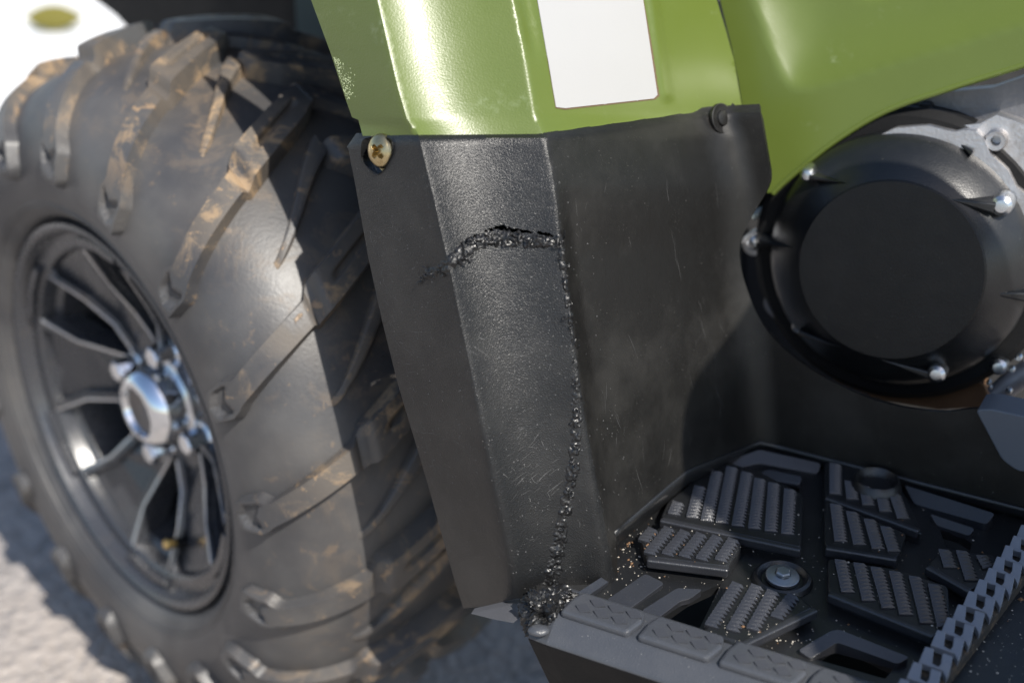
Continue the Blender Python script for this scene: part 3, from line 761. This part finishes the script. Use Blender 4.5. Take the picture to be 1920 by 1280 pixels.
ridge([(1358, 866), (1424, 842), (1540, 868), (1534, 888), (1424, 868), (1380, 878)])
ridge([(1420, 886), (1440, 878), (1505, 892), (1500, 908), (1430, 897)], .004)
ridge([(1695, 908), (1866, 962), (1850, 982), (1714, 944)])
ridge([(1743, 962), (1828, 990), (1818, 1004), (1756, 984)], .005)
ridge([(1136, 1124), (1210, 1074), (1246, 1092), (1182, 1140)], .004)
ridge([(1202, 1144), (1270, 1101), (1318, 1104), (1294, 1122), (1276, 1126), (1234, 1158)], .004)
ridge([(1496, 1218), (1558, 1181), (1574, 1179), (1706, 1231), (1684, 1244), (1570, 1203), (1520, 1234)])
ridge([(1080, 1112), (1142, 1072), (1150, 1084), (1100, 1118)], .006, .002, 4)
# bolt in its dished cup, and a second empty cup
cb = onz(1466, 1088, ZB)
lathe('bolt_cup', [(.0005, .019), (.003, .0175), (.004, .0155), (.003, .0140), (.0008, .0125), (.0008, 0)], M_board, board, frame(cb, (0, 0, 1)), 40)
bo = hexbolt('bolt', simple('dull_zinc', (.42, .44, .46), .42, 1.0, .3, 150, .2, 500), board, frame(cb + ZZ * .003, (.05, -.08, 1), (.9, .3, 0)), .0052, .0050, .0105); bo['label'] = 'zinc flange bolt in the middle of the footboard'
lathe('bolt_cup', [(.0005, .017), (.005, .0155), (.0065, .0140), (.004, .012), (.0008, .011), (.0008, 0)], M_board, board, frame(onz(1642, 912, PT), (0, 0, 1)), 40)

# --- outer sill with knurled pads
E0 = onz(1048, 1146, ZB + .010); SR = unit(onz(1380, 1252, ZB + .010) - E0); SO = unit(np.cross(SR, ZZ)); SO = SO if np.dot(SO, OO) > 0 else -SO
prof = [(-.034, -.002), (-.031, .004), (-.027, .0065), (-.002, .0065), (.0005, .0055), (.0125, -.0035), (.0135, -.006), (-.010, -.075), (-.034, -.075)]
x0 = -.016; V = []; F = []; n = len(prof); ks = np.linspace(x0, .55, 40)
for k_, q in enumerate(ks):
    e = max(0, (x0 + .012 - q)) / .012
    for (o_, z_) in prof:
        V.append(np.array([E0[0], E0[1], ZB]) + SR * (q + .010 * max(0, -z_ - .01) / .05 * (1 if q < .05 else 0)) + SO * (o_ - .004 * e) + ZZ * (z_ - .003 * e))
for i in range(len(ks) - 1):
    for j in range(n): F.append((i * n + j, i * n + (j + 1) % n, (i + 1) * n + (j + 1) % n, (i + 1) * n + j))
F.append(tuple(range(n))); F.append(tuple(range((len(ks) - 1) * n, len(ks) * n)))
sill = mk('outer_sill', V, F, M_sill, board, False); recalc(sill); sill.data.materials.append(M_dark)
for p in sill.data.polygons:
    if p.center.z < ZB - .012: p.material_index = 1
bevel(sill, .0016, 3, 20)
def sill_pt(a, o_, z_): return np.array([E0[0], E0[1], ZB]) + SR * a + SO * o_ + ZZ * z_
M_dia = black_plastic('scuffed_grip_plastic', base=(.036, .038, .044), rough=.36, grain=.3, gscale=1200, dust=.4)
LP = .046
for k in range(8):
    a0 = .000 + k * LP * 1.06; a1 = a0 + LP * .94
    pts = [sill_pt(a0, -.0005, .0105), sill_pt(a1, -.0005, .0105), sill_pt(a1 + .004, -.014, .0105), sill_pt(a1 + .001, -.024, .0105), sill_pt(a0 + .004, -.024, .0105), sill_pt(a0 + .001, -.014, .0105)]
    pd = prism3('sill_pad', pts, (0, 0, -.006), M_sill, board, .0024, False, 3)
    for r_ in range(2):
        for c_ in range(3):
            ac = a0 + .012 + c_ * .0115 + r_ * .0055; oc = -.0075 - r_ * .0085
            d = [(-.0052, -.0008, .0006), (.0004, -.0032, .0022), (.0052, .0008, .0006), (-.0004, .0032, -.0006)]
            top = [sill_pt(ac + u_, oc + w_, .0112 + z_) for u_, w_, z_ in d]; V = top + [p - ZZ * .0022 + unit(p - np.mean(top, axis=0)) * .0003 for p in top]
            o = mk('grip_diamond', V, [(0, 1, 2, 3)] + [(i, i + 4, (i + 1) % 4 + 4, (i + 1) % 4) for i in range(4)], M_dia, board, False); recalc(o)
# melted lump joining shield and sill
def lump(name, c, r, sc, seed, amp, parent, mat, f=260):
    bm = bmesh.new(); bmesh.ops.create_icosphere(bm, subdivisions=5, radius=1)
    for v in bm.verts:
        q = v.co.copy(); k = 1 + amp * .55 * noise.noise(q * 1.6 + Vector((seed, 0, 0))) + amp * .45 * (abs(noise.noise(q * 4.5 + Vector((0, seed, 0)))) - .2) + amp * .16 * noise.noise(q * 11)
        v.co = Vector((q.x * sc[0], q.y * sc[1], q.z * sc[2])) * r * k + Vector(c)
    me = bpy.data.meshes.new(name); bm.to_mesh(me); bm.free(); me.polygons.foreach_set('use_smooth', [True] * len(me.polygons)); me.materials.append(mat)
    o = bpy.data.objects.new(name, me); link_part(o, parent); sharp(o, 45); return o
lump('melted_lump', onz(1020, 1142, ZB + .003) , .0125, (1.0, 1.1, .95), 2, .75, shield, M_weld)['label'] = 'glossy melted lump joining shield and footboard'
lump('melted_lump', onz(1012, 1170, ZB - .004), .0085, (1.0, .8, 1.2), 7, .8, shield, M_weld)['label'] = 'rough melted drip at the sill corner'
lump('melted_lump', onz(1040, 1120, ZB + .006), .0090, (1.5, .8, .7), 12, .8, shield, M_weld)['label'] = 'small melted bump at the foot of the seam'
bl = lump('plastic_blister', sill_pt(-.008, .010, .0005), .0058, (1.1, .8, .5), 5, .08, board, M_sill); bl['label'] = 'smooth round blister on the sill end'

# ------------------------------------------------------------------ serrated foot peg
M_peg = simple('blue_grey_steel', (.20, .215, .25), .46, .25, .15, 120, .25, 700, dirt=(.30, .28, .25), dirt_amt=.18)
PZ = ZB + .016
lefts = [(1921, 983), (1907, 1003), (1892, 1021), (1876, 1042), (1861, 1063), (1843, 1084), (1824, 1106), (1804, 1131), (1784, 1155), (1765, 1179), (1743, 1210), (1721, 1238), (1697, 1269), (1672, 1301)]
Lw = [onz(x, y, PZ) for x, y in lefts]; Rw = [onz(x + 42, y + 22, PZ) for x, y in lefts]
pegbar = None
qa = unit(Lw[0] - Lw[-1]); wa = unit(np.cross(qa, ZZ)); W2 = float(np.mean([np.linalg.norm(b - a) for a, b in zip(Lw, Rw)])) * .5; SP = float(np.linalg.norm(Lw[0] - Lw[-1])) / (len(Lw) - 1)
c0 = (Lw[-1] + Rw[-1]) / 2 - qa * .03; c1 = (Lw[0] + Rw[0]) / 2 + qa * .05
hw = W2 * 1.25
peg = prism3('foot_peg', [c0 - wa * hw - ZZ * .007, c1 - wa * hw - ZZ * .007, c1 + wa * hw - ZZ * .007, c0 + wa * hw - ZZ * .007], (0, 0, -.014), simple('dirty_dark_steel', (.05, .045, .04), .8, .2, .4, 150, .6, 600, dirt=(.16, .11, .07), dirt_amt=.8), atv, .002)
peg['label'] = 'serrated steel foot peg crossing the footboard'
pl = [(0, 0), (75, 20), (60, 140), (80, 168), (115, 168), (135, 140), (145, 62), (160, 58), (235, 85), (212, 200), (182, 272), (150, 205), (60, 172), (-55, 132)]
pl = [(1757 + x * .21875, 1179 + y * .21875) for x, y in pl]
ymid = 1179 + 20
V = [onz(x, y, PZ + .0030 - .0042 * (y - 1179) / 40) for x, y in pl]; o_ = Lw[9].copy()
V = [v - o_ for v in V]; n = len(V); V = V + [v + np.array((.0, .0, -.0045)) for v in V]
F = [tuple(range(n)), tuple(range(2 * n - 1, n - 1, -1))] + [(i, i + n, (i + 1) % n + n, (i + 1) % n) for i in range(n)]
src = None
for i, a in enumerate(Lw):
    M = Matrix.Translation(Vector(a))
    if src is None:
        src = mk('peg_tooth', V, F, M_peg, peg, False, M); recalc(src); bevel(src, .0005, 2)
    else: subcopy(src, peg, M)

# ------------------------------------------------------------------ front wheel
WT = unit((.691, -.724, 0)) ; WT = unit(WT - WN * np.dot(WT, WN))
MW = Matrix(((WT[0], 0, WN[0], WC[0]), (WT[1], 0, WN[1], WC[1]), (0, 1, 0, WC[2]), (0, 0, 0, 1)))    # local x rearward, y up, z outward
M_rub = rubber('tyre_rubber', .16); M_lug = rubber('muddy_lug_rubber', .9)
pf = [(-.010, .155), (.000, .1685), (.010, .178), (.018, .196), (.0205, .220), (.016, .247), (.004, .272), (-.016, .292), (-.045, .306), (-.080, .313), (-.113, .315)]
half = [np.array(p) for p in catmull(pf, 8)]
mir = [np.array((-.226 - p[0], p[1])) for p in half[::-1][1:]]
profile = half + mir
arcl = np.concatenate([[0], np.cumsum([np.linalg.norm(profile[i + 1] - profile[i]) for i in range(len(profile) - 1)])])
PU = np.array([p[0] for p in profile]); PRO = np.array([p[1] for p in profile])
def tp(s): return float(np.interp(s, arcl, PU)), float(np.interp(s, arcl, PRO))
K = (R_TYRE - .006) / (.315 + .013)                    # scale section so the lugs stand on the ground
def tyre_pt(s, th, h=0.):
    u, r = tp(s); u1, r1 = tp(s - .004); u2, r2 = tp(s + .004); t = unit((u2 - u1, r2 - r1)); nu, nr_ = -t[1], t[0]
    if nr_ < 0 and abs(u + .113) < .09: nu, nr_ = -nu, -nr_
    # outward normal: away from the section centre
    if (nu * (u + .113) + nr_ * (r - .24)) < 0: nu, nr_ = -nu, -nr_
    u += nu * h; r += nr_ * h
    r = .166 + (r - .166) * (R_TYRE - .005 - .166) / (.328 - .166)
    return (r * math.cos(th), r * math.sin(th), u)
NS = 120; V = []; F = []; n = len(profile)
for i in range(NS):
    for k in range(n): V.append(tyre_pt(arcl[k], 2 * math.pi * i / NS))
for i in range(NS):
    for k in range(n - 1): F.append((i * n + k, i * n + k + 1, ((i + 1) % NS) * n + k + 1, ((i + 1) % NS) * n + k))
tyre = mk('front_tyre', V, F, M_rub, atv, True, MW); recalc(tyre); tyre['label'] = 'muddy black front tyre with deep angled lugs'
s_of_rho = lambda rho: float(np.interp(rho, PRO[:len(half)], arcl[:len(half)]))
S_TIP = s_of_rho(.213); S_MID = arcl[len(half) - 1]
NLUG = 17
def lug_mesh(side=1):
    na, nb = 72, 30; V = []; F = []
    for i in range(na + 1):
        a = i / na; s = S_TIP + (S_MID + .012 - S_TIP) * a
        u, r = tp(s)
        # centre line: straight out from the sidewall, then sweeping forward over the shoulder
        ctr = float(np.interp(a, [0, .22, .50, .56, .585, 1], [0, .006, .040, .047, .053, .105]))
        wd = np.interp(a, [0, .06, .18, .235, .555, .575, .90, 1], [.005, .0150, .0178, .0122, .0122, .0185, .0175, .0095])
        for j in range(nb + 1):
            b = j / nb * 2 - 1
            h = np.interp(a, [0, .05, .2, .42, .58, .62, .95, 1.0], [.004, .0085, .0095, .0115, .0130, .0200, .0200, .017])
            e = min(1, max(0, (1.0 - abs(b)) / .20)) * min(1, a / .03) * min(1, (1.0 - a) / .03)
            # chevron pocket near the tip
            q = a - abs(b) * .05
            h -= .0042 * sstep(.66, .52, abs(b)) * sstep(.070, .085, q) * sstep(.165, .14, q)
            # step and groove between the two blocks
            h -= .0045 * sstep(.555, .57, a) * sstep(.61, .595, a)
            # slot in the outer block
            h -= .0050 * sstep(.66, .69, a) * sstep(.91, .88, a) * sstep(-.20, -.10, b) * sstep(.24, .14, b)
            hh = -.002 + (h + .002) * e
            V.append(tyre_pt(s, (ctr + b * wd) / max(r, .25), hh))
    m = nb + 1
    for i in range(na):
        for j in range(nb): F.append((i * m + j, i * m + j + 1, (i + 1) * m + j + 1, (i + 1) * m + j))
    if side < 0: V = [(x, y, -.226 - z) for x, y, z in V]
    return V, F
def fin_mesh(side=1):
    na, nb = 16, 8; V = []; F = []
    for i in range(na + 1):
        a = i / na; s = S_TIP + (S_MID - S_TIP) * (.52 + .46 * a)
        u, r = tp(s); ctr = .050 + .040 * sstep(0, 1, a) - .062 * (1 - a) * .6; wd = .003 + .0085 * a
        for j in range(nb + 1):
            b = j / nb * 2 - 1; e = sstep(1, .7, abs(b)) * sstep(0, .2, a) * sstep(1, .94, a)
            V.append(tyre_pt(s, (ctr - .038 + b * wd) / .29, -.002 + (.005 + .010 * a) * e))
    m = nb + 1
    for i in range(na):
        for j in range(nb): F.append((i * m + j, i * m + j + 1, (i + 1) * m + j + 1, (i + 1) * m + j))
    if side < 0: V = [(x, y, -.226 - z) for x, y, z in V]
    return V, F
for side, offa in ((1, 0.0), (-1, .5)):
    for fn_, nm in ((lug_mesh, 'tread_lug'), (fin_mesh, 'tread_fin')):
        src = None
        for k in range(NLUG):
            M = MW @ Matrix.Rotation(2 * math.pi * (k + offa) / NLUG + .10, 4, 'Z')
            if src is None:
                v, f = fn_(side); src = mk(nm, v, f, M_lug, tyre, True, M); recalc(src); sharp(src, 55)
            else: subcopy(src, tyre, M)
# rim line rings moulded on the sidewall
for rr_, hh in ((.186, .0012), (.1905, .0009)):
    s0 = s_of_rho(rr_); V = []; F = []
    for i in range(96):
        for ds, h in ((-.0018, -.001), (-.0006, hh), (.0006, hh), (.0018, -.001)): V.append(tyre_pt(s0 + ds, 2 * math.pi * i / 96, h))
    for i in range(96):
        for k in range(3): F.append((i * 4 + k, i * 4 + k + 1, ((i + 1) % 96) * 4 + k + 1, ((i + 1) % 96) * 4 + k))
    mk('sidewall_ring', V, F, M_rub, tyre, True, MW)

# --- rim
M_rim = simple('satin_black_alloy', (.036, .038, .044), .28, 0, .15, 60, .05, 500, spec=.8, dirt=(.10, .08, .06), dirt_amt=.12)
M_edge = simple('edge_highlight', (.62, .62, .63), .34, 1.0, .15, 100, .1, 500)  # pale metal standing in for sun highlights on the black spoke edges
M_chrome = simple('chrome', (.80, .82, .85), .10, 1.0, .08, 60, .03, 300)
rim = lathe('rim', [(-.235, .150), (-.228, .168), (-.222, .160), (-.205, .142), (-.15, .128), (-.06, .130), (-.022, .135), (-.018, .140), (-.006, .1425), (-.004, .145), (-.004, .1555), (.001, .158), (.006, .1600), (.0085, .1635), (.0075, .1672), (.002, .1685), (-.010, .160), (-.02, .150), (-.05, .138), (-.15, .136), (-.20, .150)], M_rim, atv, MW, 96, True)
rim['label'] = 'satin black alloy wheel rim'
lathe('hub_disc', [(-.085, 0), (-.085, .064), (-.050, .064), (-.044, .060), (-.044, .0)], M_rim, rim, MW, 48)
lathe('brake_drum', [(-.20, 0), (-.20, .112), (-.12, .112), (-.105, .10), (-.105, 0)], M_dark, rim, MW, 48)
def xprism(pts, zf, zb, mat, name, parent, M, b=.0015):
    n = len(pts); V = [(x, y, zf(x, y)) for x, y in pts] + [(x, y, zb(x, y)) for x, y in pts]
    F = [tuple(range(n)), tuple(range(2 * n - 1, n - 1, -1))] + [(i, i + n, (i + 1) % n + n, (i + 1) % n) for i in range(n)]
    o = mk(name, V, F, mat, parent, False, M); recalc(o); bevel(o, b, 2, 25); return o
zf = lambda x, y: np.interp(math.hypot(x, y), [.05, .078, .14], [-.043, -.036, -.0055])
zbk = lambda x, y: zf(x, y) - np.interp(math.hypot(x, y), [.05, .14], [.034, .030])
sp_poly = [(.046, -.0255), (.076, -.0255), (.104, -.0300), (.1375, -.0475), (.1445, -.024), (.1465, 0), (.1445, .024), (.1375, .0475), (.104, .0300), (.076, .0255), (.046, .0255)]
pk_poly = [(.088, -.006), (.112, -.012), (.135, -.022), (.137, 0), (.135, .022), (.112, .012), (.088, .006)]
NSP = 6; A0 = math.radians(2)
s_src = p_src = None; l_src = [None, None]; e_src = [None, None]
floor_z = lambda x, y: zf(x, y) - .006
for k in range(NSP):
    M = MW @ Matrix.Rotation(A0 + 2 * math.pi * k / NSP, 4, 'Z')
    if s_src is None: s_src = xprism(sp_poly, floor_z, zbk, M_rim, 'spoke', rim, M)
    else: subcopy(s_src, rim, M)
    for w_, sg in ((0, 1), (1, -1)):
        if l_src[w_] is None:
            q = [(.046, .0170), (.077, .0165), (.106, .0205), (.131, .0345), (.1420, .0345), (.1375, .0480), (.104, .0303), (.076, .0258), (.046, .0258)]
            l_src[w_] = xprism([(x, y * sg) for x, y in q], zf, floor_z, M_rim, 'spoke_wall', rim, M, .0012)
        else: subcopy(l_src[w_], rim, M)
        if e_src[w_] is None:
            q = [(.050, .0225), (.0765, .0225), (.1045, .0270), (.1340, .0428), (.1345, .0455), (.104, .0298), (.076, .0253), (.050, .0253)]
            e_src[w_] = xprism([(x, y * sg) for x, y in q], lambda x, y: zf(x, y) + .0009, lambda x, y: zf(x, y) - .002, M_edge, 'edge_highlight', rim, M, .0004)  # thin bright strip drawn as the edge's highlight
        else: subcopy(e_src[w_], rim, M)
    M2 = MW @ Matrix.Rotation(A0 + 2 * math.pi * (k + .5) / NSP, 4, 'Z')
    q = [(.1445, -.030), (.1505, -.031), (.1545, -.012), (.155, .0), (.1545, .012), (.1505, .031), (.1445, .030), (.1475, 0)]
    if p_src is None: p_src = xprism(q, lambda x, y: .0014, lambda x, y: -.008, M_rim, 'rim_tab', rim, M2, .001)
    else: subcopy(p_src, rim, M2)
# chrome hub cap and wheel nuts
hub = lathe('hub_cap', [(-.050, .043), (-.042, .0435), (-.040, .038), (-.026, .0375), (-.020, .0345), (-.0150, .0290), (-.0135, .0265), (-.0135, .0225), (-.0195, .0200), (-.0195, 0)], M_chrome, rim, MW, 12); hub['label'] = 'bright chrome hub cap'
lathe('hub_emblem_plate', [(-.0195, .0195), (-.0175, .0190), (-.0170, .0120), (-.0180, .0100), (-.0178, 0)], simple('dull_grey_plate', (.17, .155, .145), .45, .6, .3, 120, .3, 300), rim, MW, 32)
for k in range(4):
    a = math.radians(45 + 90 * k + 30)
    o = hexbolt('wheel_nut', M_chrome, rim, MW @ Matrix.Translation((.053 * math.cos(a), .053 * math.sin(a), -.045)), .0105, .020, .014)
va = math.radians(-70); vm = MW @ Matrix.Rotation(va, 4, 'Z') @ Matrix.Translation((.122, 0, -.03)) @ Matrix.Rotation(math.radians(-18), 4, 'Y')
vst = lathe('valve_stem', [(-.02, .0065), (.0, .0060), (.018, .0045), (.020, .0042)], M_dark, rim, vm, 20)
lathe('valve_cap', [(.019, .0), (.019, .0044), (.027, .0044), (.0285, .0030), (.0285, 0)], simple('brass', (.70, .48, .18), .3, 1.0, .2, 80, .05), rim, vm, 16)

# ------------------------------------------------------------------ wheel arch liner, inner bits, rear fender shade plate
def arc_sheet(name, r, u0, u1, a0, a1, mat, th=.004, k=28):
    V = []; F = []
    for i in range(k + 1):
        a = math.radians(a0 + (a1 - a0) * i / k)
        for u in (u0, (u0 + u1) / 2, u1): V.append((r * math.cos(a), r * math.sin(a), u))
    for i in range(k):
        for j in range(2): F.append((i * 3 + j, i * 3 + j + 1, i * 3 + j + 4, i * 3 + j + 3))
    o = mk(name, V, F, mat, atv, True, MW); s = o.modifiers.new('t', 'SOLIDIFY'); s.thickness = th; return o
ln = arc_sheet('arch_liner', .41, -.085, -.42, 28, 118, M_dark); ln['label'] = 'black plastic wheel arch liner'
pw = WC - WN * .31
iw = [(150, -60), (172, 0), (215, 32), (250, 70), (290, 140), (420, 300), (556, 380), (556, -60)]
prism3('inner_wall', [onp(x, y, pw, WN) for x, y in iw], (WN * -.02), M_dark, atv, .004)
M_gg = simple('grey_green_panel', (.20, .225, .19), .6, 0, .2, 15, .1)
prism3('inner_panel', [at(x, y, 1.32) for x, y in ((548, -60), (660, -60), (700, 300), (606, 260), (556, 120))], (0.02, .03, 0), M_gg, atv, .003)
lathe('reservoir_cap', [(-.03, .014), (.0, .014), (.004, .012), (.004, 0)], simple('pale_blue_plastic', (.50, .66, .74), .3, 0, .1, 30, .05), atv, frame(at(636, 178, 1.20), unit(C0 - at(636, 178, 1.2))), 24)
# unseen plate added as a rear fender, outline shaped to shade footboard and engine
RFZ = CAM_H + .02
rfp = [(0.475, 0.097), (0.398, 0.294), (0.368, 0.397), (0.333, 0.437), (0.325, 0.487), (0.357, 0.547), (0.361, 0.617), (0.371, 0.662), (0.415, 0.647), (0.48, 0.592), (0.545, 0.527), (0.835, 0.397), (1.135, 0.247), (1.135, -0.203), (0.665, -0.123)]
rf = prism3('fender_shade_plate', [np.array((x, y, RFZ)) for x, y in round_poly(rfp, .03)], (0, 0, -.03), M_green_s, atv, .008); rf['label'] = 'unseen green rear fender plate shaped to shade the footboard'

# ------------------------------------------------------------------ loose things
M_grit = simple('pale_grit', (.50, .46, .40), .7, 0, .4, 900, 0)
M_grit2 = simple('brown_grit', (.20, .11, .055), .85, 0, .4, 900, 0)
def grit(name, mat, num, spots, label, size):
    VV = []; FF = []; base = [(1, 0, 0), (0, 1, 0), (-1, 0, 0), (0, -1, 0), (0, 0, .8), (0, 0, -.8)]; bf = [(0, 1, 4), (1, 2, 4), (2, 3, 4), (3, 0, 4), (1, 0, 5), (2, 1, 5), (3, 2, 5), (0, 3, 5)]
    for k in range(num):
        s_ = random.choices(spots, [q[4] for q in spots])[0]
        x = random.gauss(s_[0], s_[2]); y = random.gauss(s_[1], s_[3])
        if not inside(np.array([[x, y]]), [(1060, 1130), (1156, 1010), (1290, 886), (1425, 834), (1980, 980), (2200, 1400), (1500, 1300)])[0]: continue
        hit = any(inside(np.array([[x, y]]), h)[0] for h in holes)
        if hit: continue
        z = PT + .0004 if any(inside(np.array([[x, y]]), p)[0] for p in pads) else ZB + .0003
        P = onz(x, y, z); r = min(size * math.exp(random.gauss(0, .45)), size * 2.6); a = random.uniform(0, 6.28); i0 = len(VV)
        for v in base: q = (v[0] * math.cos(a) - v[1] * math.sin(a), v[0] * math.sin(a) + v[1] * math.cos(a), v[2]); VV.append(P + np.array(q) * r * (random.uniform(.7, 1.3)))
        FF += [tuple(i0 + j for j in f) for f in bf]
    o = mk(name, VV, FF, mat, None, False); o['kind'] = 'stuff'; o['label'] = label; o['category'] = 'grit'; return o
spots = [(1400, 1200, 120, 25, 3), (1180, 1050, 40, 40, 2), (1300, 1010, 80, 40, 1), (1700, 1080, 180, 70, 3), (1850, 1200, 70, 60, 4), (1550, 950, 250, 60, 1.5), (1340, 1130, 130, 50, 3)]
grit('pale_grit', M_grit, 750, spots, 'pale grains of sand scattered on the footboard', .00036)
grit('brown_grit', M_grit2, 90, [(1185, 1020, 35, 25, 3), (1700, 1060, 120, 50, 2), (1400, 1180, 150, 40, 2)], 'rusty brown crumbs of dirt lying on the footboard', .0007)
# small leaf on the pale slab
lc = onz(104, 58, .056); V = []; F = []
for i in range(9):
    s_ = i / 8; w = .036 * math.sin(math.pi * s_) ** .7
    V += [lc + np.array((-.07 + .14 * s_, -w * .4, .030 - w * .8)), lc + np.array((-.07 + .14 * s_, .004, .030)), lc + np.array((-.07 + .14 * s_, w * .4, .030 + w * .8))]
for i in range(8): F += [(i * 3, i * 3 + 3, i * 3 + 4, i * 3 + 1), (i * 3 + 1, i * 3 + 4, i * 3 + 5, i * 3 + 2)]
lf = mk('leaf', V, F, simple('olive_leaf', (.13, .115, .012), .7, 0, .2, 60, .1), None)
s_ = lf.modifiers.new('t', 'SOLIDIFY'); s_.thickness = .0008
lf['label'] = 'small olive yellow leaf lying on the pale slab'; lf['category'] = 'leaf'
